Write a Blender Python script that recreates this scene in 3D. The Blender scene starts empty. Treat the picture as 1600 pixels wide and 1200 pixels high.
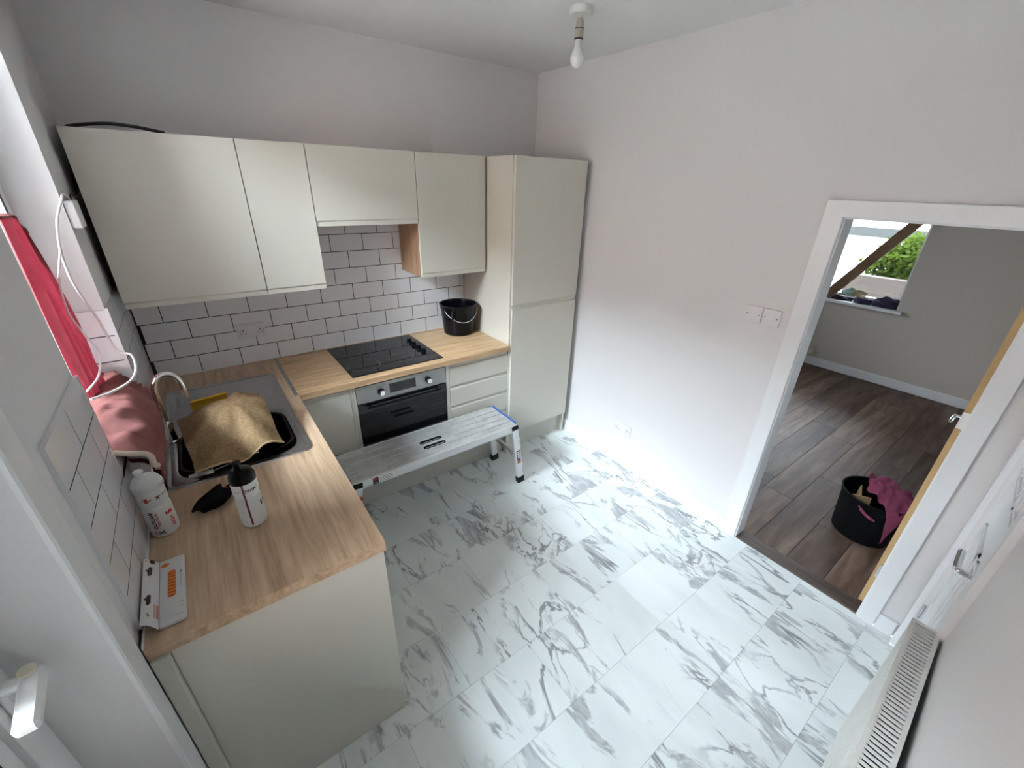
import bpy, bmesh, math, random
from mathutils import Matrix, Vector, noise
PI = math.pi
random.seed(7)
SC = bpy.context.scene
COL = SC.collection

# ---------------------------------------------------------------- camera
def camera():
    rx, ro, rz = 1.1241, 0.0293, -0.6495
    R = Matrix.Rotation(rz, 3, 'Z') @ Matrix.Rotation(rx, 3, 'X') @ Matrix.Rotation(ro, 3, 'Z')
    cd = bpy.data.cameras.new('camera'); cd.sensor_width = 36.0; cd.sensor_fit = 'HORIZONTAL'
    cd.lens = 650.8 / 1600 * 36; cd.clip_start = 0.02; cd.clip_end = 200
    co = bpy.data.objects.new('camera', cd); COL.objects.link(co)
    co.matrix_world = Matrix.Translation((0.3286, -2.8497, 1.9546)) @ R.to_4x4()
    SC.camera = co
camera()

# ---------------------------------------------------------------- sky, portals, exposure
W = bpy.data.worlds.new('overcast_sky'); SC.world = W; W.use_nodes = True
bg = W.node_tree.nodes['Background']
bg.inputs[0].default_value = (0.76, 0.89, 1.0, 1)
def overcast(zenith):       # standard overcast sky: three times brighter overhead than at the horizon
    N, L = W.node_tree.nodes, W.node_tree.links
    tc = N.new('ShaderNodeTexCoord'); sp = N.new('ShaderNodeSeparateXYZ'); mx = N.new('ShaderNodeMath'); mx.operation = 'MAXIMUM'; mx.inputs[1].default_value = 0.0
    ma = N.new('ShaderNodeMath'); ma.operation = 'MULTIPLY_ADD'; ma.inputs[1].default_value = zenith * 2 / 3; ma.inputs[2].default_value = zenith / 3
    L.new(tc.outputs['Generated'], sp.inputs[0]); L.new(sp.outputs['Z'], mx.inputs[0]); L.new(mx.outputs[0], ma.inputs[0]); L.new(ma.outputs[0], bg.inputs[1])
overcast(24.0)
SC.view_settings.view_transform = 'Standard'
try: SC.view_settings.look = 'None'
except Exception: pass
SC.view_settings.exposure = 2.8; SC.view_settings.gamma = 1.0; SC.view_settings.use_curve_mapping = False
def portal(loc, rot, sx, sy):
    l = bpy.data.lights.new('daylight_portal', 'AREA'); l.shape = 'RECTANGLE'; l.size = sx; l.size_y = sy
    l.cycles.is_portal = True
    o = bpy.data.objects.new('daylight_portal', l); COL.objects.link(o); o.location = loc; o.rotation_euler = rot
portal((-0.22, -0.97, 1.86), (0, -PI/2, 0), 1.44, 0.78)
portal((-0.22, -2.316, 1.35), (0, -PI/2, 0), 1.17, 0.53)
portal((6.62, -1.12, 1.52), (0, PI/2, 0), 1.35, 1.3)
portal((4.4, 0.78, 1.475), (-PI/2, 0, 0), 1.6, 1.25)  # for the side window added to light the next room

# ---------------------------------------------------------------- materials
def lin(c):
    c = c / 255.0
    return c / 12.92 if c <= 0.04045 else ((c + 0.055) / 1.055) ** 2.4
def rgb(r, g, b): return (lin(r), lin(g), lin(b), 1)
MATS = {}
def mat(name, col, rough=0.5, metal=0.0, spec=0.5, bump=0.0, bscale=200.0, vary=0.0, vscale=3.0, coat=0.0, trans=None):
    m = bpy.data.materials.new(name); m.use_nodes = True; nt = m.node_tree; p = nt.nodes['Principled BSDF']
    p.inputs['Base Color'].default_value = col; p.inputs['Roughness'].default_value = rough
    p.inputs['Metallic'].default_value = metal; p.inputs['Specular IOR Level'].default_value = spec
    if coat: p.inputs['Coat Weight'].default_value = coat
    tc = nt.nodes.new('ShaderNodeTexCoord')
    if bump:
        n = nt.nodes.new('ShaderNodeTexNoise'); n.inputs['Scale'].default_value = bscale; n.inputs['Detail'].default_value = 4
        nt.links.new(tc.outputs['Object'], n.inputs['Vector'])
        b = nt.nodes.new('ShaderNodeBump'); b.inputs['Strength'].default_value = bump; b.inputs['Distance'].default_value = 0.002
        nt.links.new(n.outputs['Fac'], b.inputs['Height']); nt.links.new(b.outputs['Normal'], p.inputs['Normal'])
    if vary:
        n = nt.nodes.new('ShaderNodeTexNoise'); n.inputs['Scale'].default_value = vscale; n.inputs['Detail'].default_value = 5
        nt.links.new(tc.outputs['Object'], n.inputs['Vector'])
        r = nt.nodes.new('ShaderNodeValToRGB'); r.color_ramp.elements[0].position = 0.3; r.color_ramp.elements[1].position = 0.7
        r.color_ramp.elements[0].color = tuple(max(0, c * (1 - vary)) for c in col[:3]) + (1,)
        r.color_ramp.elements[1].color = tuple(min(1, c * (1 + vary)) for c in col[:3]) + (1,)
        nt.links.new(n.outputs['Fac'], r.inputs['Fac']); nt.links.new(r.outputs['Color'], p.inputs['Base Color'])
    if trans:   # thin cloth: part of the light goes through
        t = nt.nodes.new('ShaderNodeBsdfTranslucent'); t.inputs['Color'].default_value = trans
        mx = nt.nodes.new('ShaderNodeMixShader'); mx.inputs[0].default_value = 0.5
        nt.links.new(p.outputs[0], mx.inputs[1]); nt.links.new(t.outputs[0], mx.inputs[2])
        nt.links.new(mx.outputs[0], nt.nodes['Material Output'].inputs['Surface'])
    MATS[name] = m
    return m
def nodes(m): return m.node_tree, m.node_tree.nodes, m.node_tree.links
def wood(name, ca, cb, cc, rough, axis, along=4.5, across=70.0, coat=0.0, rnd=False):
    m = mat(name, cb, rough, coat=coat); nt, N, L = nodes(m); p = N['Principled BSDF']
    tc = N.new('ShaderNodeTexCoord'); mp = N.new('ShaderNodeMapping')
    s = [across, across, across]; s[axis] = along; mp.inputs['Scale'].default_value = s
    if rnd:
        oi = N.new('ShaderNodeObjectInfo'); mu = N.new('ShaderNodeMath'); mu.operation = 'MULTIPLY'; mu.inputs[1].default_value = 53.0
        ad = N.new('ShaderNodeVectorMath'); ad.operation = 'ADD'
        L.new(oi.outputs['Random'], mu.inputs[0]); L.new(tc.outputs['Object'], ad.inputs[0]); L.new(mu.outputs[0], ad.inputs[1]); L.new(ad.outputs[0], mp.inputs['Vector'])
    else: L.new(tc.outputs['Object'], mp.inputs['Vector'])
    n1 = N.new('ShaderNodeTexNoise'); n1.inputs['Scale'].default_value = 1.0; n1.inputs['Detail'].default_value = 7; n1.inputs['Roughness'].default_value = 0.62; n1.inputs['Distortion'].default_value = 0.5
    L.new(mp.outputs[0], n1.inputs['Vector'])
    n2 = N.new('ShaderNodeTexNoise'); n2.inputs['Scale'].default_value = 0.16; n2.inputs['Detail'].default_value = 3; n2.inputs['Distortion'].default_value = 1.5
    L.new(mp.outputs[0], n2.inputs['Vector'])
    mx = N.new('ShaderNodeMath'); mx.operation = 'MULTIPLY_ADD'; mx.inputs[1].default_value = 0.6
    m2 = N.new('ShaderNodeMath'); m2.operation = 'MULTIPLY'; m2.inputs[1].default_value = 0.4
    L.new(n2.outputs['Fac'], m2.inputs[0]); L.new(n1.outputs['Fac'], mx.inputs[0]); L.new(m2.outputs[0], mx.inputs[2])
    r = N.new('ShaderNodeValToRGB'); e = r.color_ramp.elements
    e[0].position = 0.36; e[0].color = ca; e[1].position = 0.64; e[1].color = cc
    k = e.new(0.5); k.color = cb
    L.new(mx.outputs[0], r.inputs['Fac'])
    if rnd:
        hs = N.new('ShaderNodeHueSaturation'); mr = N.new('ShaderNodeMapRange'); mr.inputs['To Min'].default_value = 0.72; mr.inputs['To Max'].default_value = 1.3
        L.new(oi.outputs['Random'], mr.inputs['Value']); L.new(mr.outputs[0], hs.inputs['Value']); L.new(r.outputs['Color'], hs.inputs['Color']); L.new(hs.outputs['Color'], p.inputs['Base Color'])
    else: L.new(r.outputs['Color'], p.inputs['Base Color'])
    b = N.new('ShaderNodeBump'); b.inputs['Strength'].default_value = 0.12; b.inputs['Distance'].default_value = 0.001
    L.new(n1.outputs['Fac'], b.inputs['Height']); L.new(b.outputs['Normal'], p.inputs['Normal'])
    return m
def marble(name):
    m = mat(name, (0.8, 0.84, 0.82, 1), 0.34); nt, N, L = nodes(m); p = N['Principled BSDF']
    tc = N.new('ShaderNodeTexCoord'); oi = N.new('ShaderNodeObjectInfo')
    cm = N.new('ShaderNodeCombineXYZ')
    for i, k in enumerate((71.0, 37.0, 19.0)):
        mu = N.new('ShaderNodeMath'); mu.operation = 'MULTIPLY'; mu.inputs[1].default_value = k
        L.new(oi.outputs['Random'], mu.inputs[0]); L.new(mu.outputs[0], cm.inputs[i])
    mp = N.new('ShaderNodeMapping'); mp.inputs['Rotation'].default_value = (0, 0, math.radians(16)); mp.inputs['Scale'].default_value = (2.9, 1.0, 1.0)
    L.new(tc.outputs['Object'], mp.inputs['Vector'])
    ad = N.new('ShaderNodeVectorMath'); ad.operation = 'ADD'; L.new(mp.outputs[0], ad.inputs[0]); L.new(cm.outputs[0], ad.inputs[1])
    def noi(s, d, dist, rough=0.55):
        n = N.new('ShaderNodeTexNoise'); n.inputs['Scale'].default_value = s; n.inputs['Detail'].default_value = d; n.inputs['Distortion'].default_value = dist; n.inputs['Roughness'].default_value = rough
        L.new(ad.outputs[0], n.inputs['Vector']); return n.outputs['Fac']
    def mrange(v, a, b, c, d):
        r = N.new('ShaderNodeMapRange'); r.interpolation_type = 'SMOOTHSTEP'
        for i, x in zip(('From Min', 'From Max', 'To Min', 'To Max'), (a, b, c, d)): r.inputs[i].default_value = x
        L.new(v, r.inputs['Value']); return r.outputs[0]
    def ma(op, a, b):
        x = N.new('ShaderNodeMath'); x.operation = op
        for i, v in enumerate((a, b)):
            if isinstance(v, (int, float)): x.inputs[i].default_value = v
            else: L.new(v, x.inputs[i])
        return x.outputs[0]
    n1 = noi(1.35, 6, 0.9)
    vein = mrange(ma('ABSOLUTE', ma('SUBTRACT', n1, 0.5), 0), 0.0, 0.022, 1.0, 0.0)
    gate = mrange(noi(1.1, 2, 0.3), 0.46, 0.58, 0.0, 1.0)
    n2 = noi(1.9, 7, 1.2, 0.62)
    patch = mrange(n2, 0.55, 0.60, 0.0, 1.0)
    fine = mrange(noi(9.0, 5, 1.0), 0.3, 0.7, 0.45, 1.0)
    cloud = mrange(noi(1.4, 4, 0.5), 0.35, 0.75, 0.0, 0.16)
    fac = ma('MAXIMUM', ma('MULTIPLY', ma('MULTIPLY', vein, gate), 0.85), ma('MULTIPLY', ma('MULTIPLY', patch, fine), 0.68))
    fac = ma('MINIMUM', ma('ADD', fac, cloud), 1.0)
    r = N.new('ShaderNodeValToRGB'); r.color_ramp.elements[0].color = (0.86, 0.90, 0.88, 1); r.color_ramp.elements[1].color = (0.21, 0.215, 0.235, 1)
    L.new(fac, r.inputs['Fac']); L.new(r.outputs['Color'], p.inputs['Base Color'])
    return m
def glass(name, tint=(1, 1, 1, 1)):
    m = bpy.data.materials.new(name); m.use_nodes = True; nt, N, L = nodes(m)
    N.remove(N['Principled BSDF'])
    t = N.new('ShaderNodeBsdfTransparent'); t.inputs[0].default_value = tint
    g = N.new('ShaderNodeBsdfGlossy'); g.inputs['Roughness'].default_value = 0.02
    f = N.new('ShaderNodeFresnel'); f.inputs['IOR'].default_value = 1.45
    mx = N.new('ShaderNodeMixShader'); L.new(f.outputs[0], mx.inputs[0]); L.new(t.outputs[0], mx.inputs[1]); L.new(g.outputs[0], mx.inputs[2])
    L.new(mx.outputs[0], N['Material Output'].inputs['Surface']); MATS[name] = m
    return m
def brickmat(name):
    m = mat(name, (0.4, 0.25, 0.18, 1), 0.9); nt, N, L = nodes(m)
    b = N.new('ShaderNodeTexBrick'); b.inputs['Color1'].default_value = (0.048, 0.034, 0.026, 1); b.inputs['Color2'].default_value = (0.038, 0.026, 0.02, 1); b.inputs['Mortar'].default_value = (0.06, 0.052, 0.045, 1)
    b.inputs['Scale'].default_value = 4.5; tc = N.new('ShaderNodeTexCoord'); mp = N.new('ShaderNodeMapping'); mp.inputs['Rotation'].default_value = (PI/2, 0, PI/2)
    L.new(tc.outputs['Object'], mp.inputs[0]); L.new(mp.outputs[0], b.inputs['Vector']); L.new(b.outputs['Color'], N['Principled BSDF'].inputs['Base Color'])
    return m

mat('wall_paint', (0.745, 0.73, 0.725, 1), 0.75, spec=0.2, bump=0.15, bscale=260)
mat('ceiling_paint', (0.80, 0.785, 0.77, 1), 0.8, spec=0.1, bump=0.15, bscale=260)
mat('living_paint', (0.585, 0.53, 0.47, 1), 0.8, spec=0.2)
mat('white_gloss', (0.82, 0.83, 0.84, 1), 0.32)
mat('upvc', (0.83, 0.84, 0.83, 1), 0.3, vary=0.03, vscale=8)
mat('grout', (0.028, 0.03, 0.032, 1), 0.9, spec=0.1)
mat('tile_glaze', (0.84, 0.84, 0.86, 1), 0.1, coat=0.3)
mat('caulk', (0.85, 0.84, 0.82, 1), 0.5)
mat('cabinet_front', (0.63, 0.605, 0.53, 1), 0.4, spec=0.35)
mat('cabinet_shell', (0.62, 0.60, 0.55, 1), 0.45)
mat('plinth', (0.56, 0.54, 0.48, 1), 0.5)
mat('steel', (0.56, 0.56, 0.57, 1), 0.26, 1.0, vary=0.08, vscale=30)
mat('steel_brushed', (0.36, 0.36, 0.335, 1), 0.42, 0.7)
mat('chrome', (0.82, 0.82, 0.84, 1), 0.06, 1.0)
mat('joint_strip', (0.36, 0.37, 0.38, 1), 0.35, 0.8)
mat('black_glass', (0.006, 0.006, 0.008, 1), 0.035, spec=0.55)
mat('black_plastic', (0.004, 0.004, 0.006, 1), 0.22, spec=0.22)
mat('black_matt', (0.004, 0.004, 0.005, 1), 0.6, spec=0.12, bump=0.3, bscale=90)
mat('rubber', (0.012, 0.012, 0.013, 1), 0.75)
mat('black_fabric', (0.007, 0.007, 0.010, 1), 0.95, spec=0.1, bump=0.5, bscale=400)
mat('white_plastic', (0.80, 0.80, 0.80, 1), 0.3)
mat('socket_plastic', (0.80, 0.77, 0.79, 1), 0.25)
mat('bottle_white', (0.76, 0.77, 0.74, 1), 0.38)
mat('lid_white', (0.72, 0.73, 0.70, 1), 0.42)
mat('cream_plastic', (0.66, 0.62, 0.48, 1), 0.35)
mat('aluminium', (0.66, 0.66, 0.65, 1), 0.5, 0.55, vary=0.16, vscale=14, bump=0.1, bscale=60)
mat('aluminium_bright', (0.76, 0.77, 0.77, 1), 0.45, 0.5)
mat('blue_plastic', (0.03, 0.12, 0.42, 1), 0.4)
mat('red_plastic', (0.35, 0.01, 0.02, 1), 0.4)
mat('print_red', (0.62, 0.02, 0.04, 1), 0.5)
mat('print_black', (0.01, 0.01, 0.015, 1), 0.5)
mat('print_maroon', (0.17, 0.012, 0.05, 1), 0.5)
mat('print_orange', (0.80, 0.20, 0.02, 1), 0.4)
mat('print_dark_orange', (0.34, 0.07, 0.01, 1), 0.4)
mat('print_brown', (0.05, 0.03, 0.03, 1), 0.5)
mat('print_grey', (0.25, 0.25, 0.26, 1), 0.5)
mat('card_white', (0.72, 0.72, 0.73, 1), 0.35)
mat('paper_white', (0.86, 0.86, 0.85, 1), 0.6)
mat('towel_brown', (0.235, 0.155, 0.082, 1), 1.0, spec=0.05, bump=1.0, bscale=420, vary=0.35, vscale=170)
mat('cloth_hem', (0.42, 0.31, 0.18, 1), 1.0, spec=0.05)
mat('sponge_yellow', (0.62, 0.34, 0.02, 1), 0.8, bump=0.4, bscale=300)
mat('cloth_pink', (0.50, 0.215, 0.20, 1), 0.95, spec=0.05, bump=0.35, bscale=300, vary=0.12, vscale=9, trans=(0.15, 0.03, 0.026, 1))
mat('cloth_red', (0.42, 0.16, 0.17, 1), 0.95, spec=0.05, bump=0.2, bscale=260, vary=0.2, vscale=12, trans=(0.17, 0.013, 0.026, 1))
mat('cloth_cream', (0.66, 0.55, 0.46, 1), 0.95, spec=0.05)
mat('cloth_maroon', (0.07, 0.012, 0.02, 1), 0.95, spec=0.05)
mat('cloth_mauve', (0.23, 0.055, 0.10, 1), 0.95, spec=0.05, bump=0.5, bscale=220, vary=0.15, vscale=10)
mat('cloth_navy', (0.022, 0.016, 0.055, 1), 0.7, vary=0.3, vscale=12)
mat('cloth_tan', (0.42, 0.36, 0.22, 1), 0.9)
mat('cloth_teal', (0.25, 0.42, 0.40, 1), 0.8)
mat('cable_white', (0.80, 0.78, 0.77, 1), 0.45)
mat('cable_black', (0.012, 0.01, 0.012, 1), 0.5)
mat('cardboard', (0.33, 0.21, 0.10, 1), 0.85)
mat('bulb_glass', (0.80, 0.80, 0.79, 1), 0.18)
mat('holder_beige', (0.48, 0.42, 0.35, 1), 0.45)
mat('rose_white', (0.74, 0.73, 0.70, 1), 0.45)
mat('radiator_paint', (0.74, 0.73, 0.68, 1), 0.35)
mat('void_shade', (0.02, 0.022, 0.022, 1), 0.9)
mat('raw_pine', (0.56, 0.38, 0.18, 1), 0.75, vary=0.14, vscale=7)
mat('timber_brown', (0.22, 0.13, 0.07, 1), 0.8, vary=0.2, vscale=6)
mat('render_white', (0.82, 0.80, 0.76, 1), 0.9)
mat('band_grey', (0.045, 0.045, 0.042, 1), 0.9)
mat('concrete', (0.10, 0.10, 0.09, 1), 0.9, vary=0.1)
mat('brick_dark', (0.14, 0.095, 0.075, 1), 0.9, vary=0.15)
mat('fence_wood', (0.30, 0.24, 0.18, 1), 0.9, vary=0.2)
mat('asphalt', (0.055, 0.055, 0.058, 1), 0.9)
mat('leaf', (0.040, 0.062, 0.007, 1), 0.7, spec=0.1, vary=0.5, vscale=3, trans=(0.05, 0.075, 0.008, 1))
mat('stem', (0.12, 0.08, 0.05, 1), 0.9)
mat('car_blue', (0.012, 0.03, 0.075, 1), 0.3, coat=0.3)
mat('tyre', (0.02, 0.02, 0.02, 1), 0.8)
wood('oak_sink_run', (0.37, 0.245, 0.15, 1), (0.53, 0.365, 0.232, 1), (0.65, 0.465, 0.31, 1), 0.42, 1)
wood('oak_hob_run', (0.44, 0.275, 0.145, 1), (0.62, 0.41, 0.225, 1), (0.74, 0.52, 0.31, 1), 0.42, 0)
wood('oak_carcass', (0.24, 0.135, 0.07, 1), (0.37, 0.22, 0.125, 1), (0.43, 0.27, 0.16, 1), 0.5, 2)
wood('dark_plank', (0.055, 0.028, 0.017, 1), (0.125, 0.074, 0.05, 1), (0.215, 0.145, 0.105, 1), 0.58, 0, along=2.0, across=16.0, rnd=True)
wood('threshold_wood', (0.045, 0.03, 0.022, 1), (0.075, 0.05, 0.038, 1), (0.11, 0.075, 0.058, 1), 0.5, 1)
marble('marble_vinyl'); glass('window_glass'); glass('window_glass_tinted', (0.42, 0.42, 0.42, 1)); glass('window_glass_side', (0.38, 0.38, 0.38, 1)); brickmat('brick_far')  # tints added to dim the view and daylight through the next room's windows
mat('vinyl_gap', (0.30, 0.31, 0.30, 1), 0.6)
mat('plank_gap', (0.014, 0.010, 0.008, 1), 0.7)

# ---------------------------------------------------------------- mesh helpers
ROOT = {}
class MB:
    def __init__(self): self.bm = bmesh.new()
    def box(self, x0, x1, y0, y1, z0, z1, bev=0.0, seg=1):
        b = bmesh.new(); bmesh.ops.create_cube(b, size=1.0)
        for v in b.verts:
            v.co = Vector(((x0 + x1) / 2 + v.co.x * (x1 - x0), (y0 + y1) / 2 + v.co.y * (y1 - y0), (z0 + z1) / 2 + v.co.z * (z1 - z0)))
        if bev: bmesh.ops.bevel(b, geom=b.edges[:], offset=bev, segments=seg, affect='EDGES', profile=0.5)
        return self.merge(b)
    def merge(self, b, M=None):
        if M is not None: bmesh.ops.transform(b, matrix=M, verts=b.verts)
        me = bpy.data.meshes.new('tmp'); b.to_mesh(me); b.free(); self.bm.from_mesh(me); bpy.data.meshes.remove(me); return self
    def obox(self, c, ax, ay, az, sx, sy, sz, bev=0.0):
        b = bmesh.new(); bmesh.ops.create_cube(b, size=1.0)
        bmesh.ops.scale(b, vec=(sx, sy, sz), verts=b.verts)
        if bev: bmesh.ops.bevel(b, geom=b.edges[:], offset=bev, segments=1, affect='EDGES', profile=0.5)
        M = Matrix.Identity(4)
        for i, a in enumerate((ax, ay, az)):
            for r in range(3): M[r][i] = Vector(a)[r]
        M.translation = Vector(c); return self.merge(b, M)
    def bar(self, p, q, w, d, up=(0, 0, 1), bev=0.0):     # rectangular bar from p to q
        p, q = Vector(p), Vector(q); az = (q - p).normalized(); ax = Vector(up).cross(az)
        if ax.length < 1e-4: ax = Vector((1, 0, 0)).cross(az)
        ax.normalize(); ay = az.cross(ax)
        return self.obox((p + q) / 2, ax, ay, az, w, d, (q - p).length, bev)
    def lathe(self, prof, c=(0, 0, 0), n=32, axis='z', closed=False):
        rings = []
        for r, h in prof:
            if r < 1e-6:
                rings.append([self.bm.verts.new(self._ax((0, 0, h), c, axis))]); continue
            rings.append([self.bm.verts.new(self._ax((r * math.cos(2 * PI * i / n), r * math.sin(2 * PI * i / n), h), c, axis)) for i in range(n)])
        for a, b in zip(rings, rings[1:]):
            for i in range(n):
                j = (i + 1) % n
                if len(a) == 1 and len(b) == 1: continue
                if len(a) == 1: self.bm.faces.new((a[0], b[j], b[i]))
                elif len(b) == 1: self.bm.faces.new((a[i], a[j], b[0]))
                else: self.bm.faces.new((a[i], a[j], b[j], b[i]))
        return self
    def _ax(self, p, c, axis):
        x, y, z = p
        if axis == 'x': x, y, z = z, x, y
        elif axis == 'y': x, y, z = y, z, x
        return Vector((x + c[0], y + c[1], z + c[2]))
    def cyl(self, c, r, h, n=24, axis='z', bev=0.0):
        if bev: return self.lathe([(0, 0), (r - bev, 0), (r, bev), (r, h - bev), (r - bev, h), (0, h)], c, n, axis)
        return self.lathe([(0, 0), (r, 0), (r, h), (0, h)], c, n, axis)
    def tube(self, pts, r, n=10, cap=True):
        pts = [Vector(p) for p in pts]; rings = []; up = Vector((0.13, 0.27, 0.95))
        for i, p in enumerate(pts):
            t = (pts[min(i + 1, len(pts) - 1)] - pts[max(i - 1, 0)]).normalized()
            a = t.cross(up)
            if a.length < 0.05: a = t.cross(Vector((1, 0, 0)))
            a.normalize(); b = t.cross(a); up = b if b.dot(up) > 0 else -b
            rr = r[i] if isinstance(r, (list, tuple)) else r
            rings.append([self.bm.verts.new(p + (a * math.cos(2 * PI * k / n) + b * math.sin(2 * PI * k / n)) * rr) for k in range(n)])
        for a, b in zip(rings, rings[1:]):
            for k in range(n): self.bm.faces.new((a[k], a[(k + 1) % n], b[(k + 1) % n], b[k]))
        if cap:
            self.bm.faces.new(rings[0][::-1]); self.bm.faces.new(rings[-1])
        return self
    def prism(self, prof, a0, a1, axis='x'):     # closed 2-D profile pushed along an axis; profile in the other two axes, in order
        def P(u, v, a): return Vector({'x': (a, u, v), 'y': (u, a, v), 'z': (u, v, a)}[axis])
        A = [self.bm.verts.new(P(u, v, a0)) for u, v in prof]; B = [self.bm.verts.new(P(u, v, a1)) for u, v in prof]
        n = len(prof)
        for i in range(n): self.bm.faces.new((A[i], A[(i + 1) % n], B[(i + 1) % n], B[i]))
        self.bm.faces.new(A[::-1]); self.bm.faces.new(B); return self
    def grid(self, f, nu, nv, thick=0.0, closed=False):
        V = [[self.bm.verts.new(f(i / nu, j / nv)) for j in range(nv + 1)] for i in range(nu + 1)]
        F = [self.bm.faces.new((V[i][j], V[i + 1][j], V[i + 1][j + 1], V[i][j + 1])) for i in range(nu) for j in range(nv)]
        if thick:
            bmesh.ops.recalc_face_normals(self.bm, faces=F); bmesh.ops.solidify(self.bm, geom=F, thickness=thick)
        return self
    def poly(self, pts):
        self.bm.faces.new([self.bm.verts.new(Vector(p)) for p in pts]); return self
    def build(self, name, m, parent=None, smooth=False, local=False, normals=True):
        if normals: bmesh.ops.recalc_face_normals(self.bm, faces=self.bm.faces[:])
        if parent is not None and not local and parent.name in ROOT:
            bmesh.ops.transform(self.bm, matrix=ROOT[parent.name].inverted(), verts=self.bm.verts)
        me = bpy.data.meshes.new(name); self.bm.to_mesh(me); self.bm.free()
        if smooth:
            for p in me.polygons: p.use_smooth = True
            try: me.set_sharp_from_angle(angle=math.radians(38))
            except Exception: pass
        me.materials.append(MATS[m] if isinstance(m, str) else m)
        o = bpy.data.objects.new(name, me); COL.objects.link(o)
        if parent is not None:
            o.parent = parent
            if parent.name in ROOT: ROOT[o.name] = ROOT[parent.name]
        return o
def tag(o, label, cat, group=None, kind=None):
    o['label'] = label; o['category'] = cat
    if group: o['group'] = group
    if kind: o['kind'] = kind
    return o
def thing(name, label, cat, loc, rz=0.0, group=None):
    o = bpy.data.objects.new(name, None); COL.objects.link(o); o.empty_display_size = 0.05
    o.location = loc; o.rotation_euler = (0, 0, rz)
    ROOT[o.name] = Matrix.Translation(loc) @ Matrix.Rotation(rz, 4, 'Z')
    return tag(o, label, cat, group)
def struct(o, label, cat): return tag(o, label, cat, kind='structure')
def origin_to(o, c):     # move a top-level mesh's origin to c
    c = Vector(c); o.data.transform(Matrix.Translation(-c)); o.location = c; ROOT[o.name] = Matrix.Translation(c); return o
def B(*a, **k): return MB().box(*a, **k)
def smooth_path(pts, n=8):
    pts = [Vector(p) for p in pts]; out = []
    for i in range(len(pts) - 1):
        p0, p1, p2, p3 = pts[max(i - 1, 0)], pts[i], pts[i + 1], pts[min(i + 2, len(pts) - 1)]
        for k in range(n):
            t = k / n
            out.append(0.5 * ((2 * p1) + (p2 - p0) * t + (2 * p0 - 5 * p1 + 4 * p2 - p3) * t * t + (3 * p1 - p0 - 3 * p2 + p3) * t ** 3))
    out.append(pts[-1]); return out
def text_mb(s, size, f, bold=0.0):      # lettering mapped through f(u, v), centred on u, baseline v = 0
    cu = bpy.data.curves.new('lettering', 'FONT'); cu.body = s; cu.size = size; cu.align_x = 'CENTER'; cu.resolution_u = 3; cu.offset = bold
    o = bpy.data.objects.new('lettering', cu); COL.objects.link(o)
    dg = bpy.context.evaluated_depsgraph_get(); dg.update()
    me = bpy.data.meshes.new_from_object(o.evaluated_get(dg))
    m = MB(); m.bm.from_mesh(me)
    bpy.data.objects.remove(o); bpy.data.curves.remove(cu); bpy.data.meshes.remove(me)
    bmesh.ops.triangulate(m.bm, faces=m.bm.faces[:])
    for v in m.bm.verts: v.co = Vector(f(v.co.x, v.co.y))
    return m

# ================================================================ THE ROOM
RX = 2.651; H = 2.678; RW = 2.751; FX = 6.318
DY0, DY1, DZ = -2.136, -2.80, 1.875       # doorway opening
def fw(x): return -2.955 - 0.05 * (2.65 - x)   # front wall, slightly out of square

# floors
f1 = struct(B(-0.3, RX, -3.2, 0.0, -0.08, -0.002).build('floor', 'vinyl_gap'), 'grey marble effect vinyl tile floor of the kitchen', 'floor')
rows_y = [0.0 - 0.085 - 0.3065 * k for k in range(0, 11)]
ys = [-0.40] + [y for y in rows_y if y < -0.45] + [-3.12]
for i in range(len(ys) - 1):
    y1, y0 = ys[i], ys[i + 1]
    x = (-0.05 if i % 2 else 0.245) - 0.61
    while x < RX:
        a, b = max(x, 0.0), min(x + 0.61, RX - 0.002)
        if b - a > 0.02:
            cx, cy = (a + b) / 2, (y0 + y1) / 2; g = 0.0005
            t = MB().box(a + g - cx, b - g - cx, y0 + g - cy, y1 - g - cy, -0.002, 0.0, bev=0.0004).build('floor_tile', 'marble_vinyl', f1)
            t.location = (cx, cy, 0)
        x += 0.61
f2 = struct(B(RW, 6.6, -3.2, 0.7, -0.08, -0.004).build('floor_living_room', 'plank_gap'), 'dark brown wood plank floor of the next room', 'floor')
y = -3.19; k = 0
while y < 0.7:
    x = 2.75 - random.uniform(0.1, 1.1) if k else 2.2
    while x < FX:
        a, b = max(x, 2.752), min(x + 1.22, FX + 0.0)
        if b - a > 0.03:
            t = MB().box(a + 0.001 - (a + b) / 2, b - 0.001 - (a + b) / 2, -0.0965, 0.0965, -0.004, 0.0, bev=0.0008).build('plank', 'dark_plank', f2)
            t.location = ((a + b) / 2, y + 0.0975, 0)
        x += 1.22
    y += 0.195; k += 1
struct(B(RX + 0.002, RW - 0.0005, DY1, DY0, -0.01, 0.004, bev=0.002).build('trim_1', 'threshold_wood'), 'dark wood threshold strip across the doorway', 'threshold')

# ceiling
struct(B(-0.3, FX + 0.3, -3.25, 0.75, H, H + 0.1).build('ceiling', 'ceiling_paint'), 'plain white painted ceiling', 'ceiling')

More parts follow.
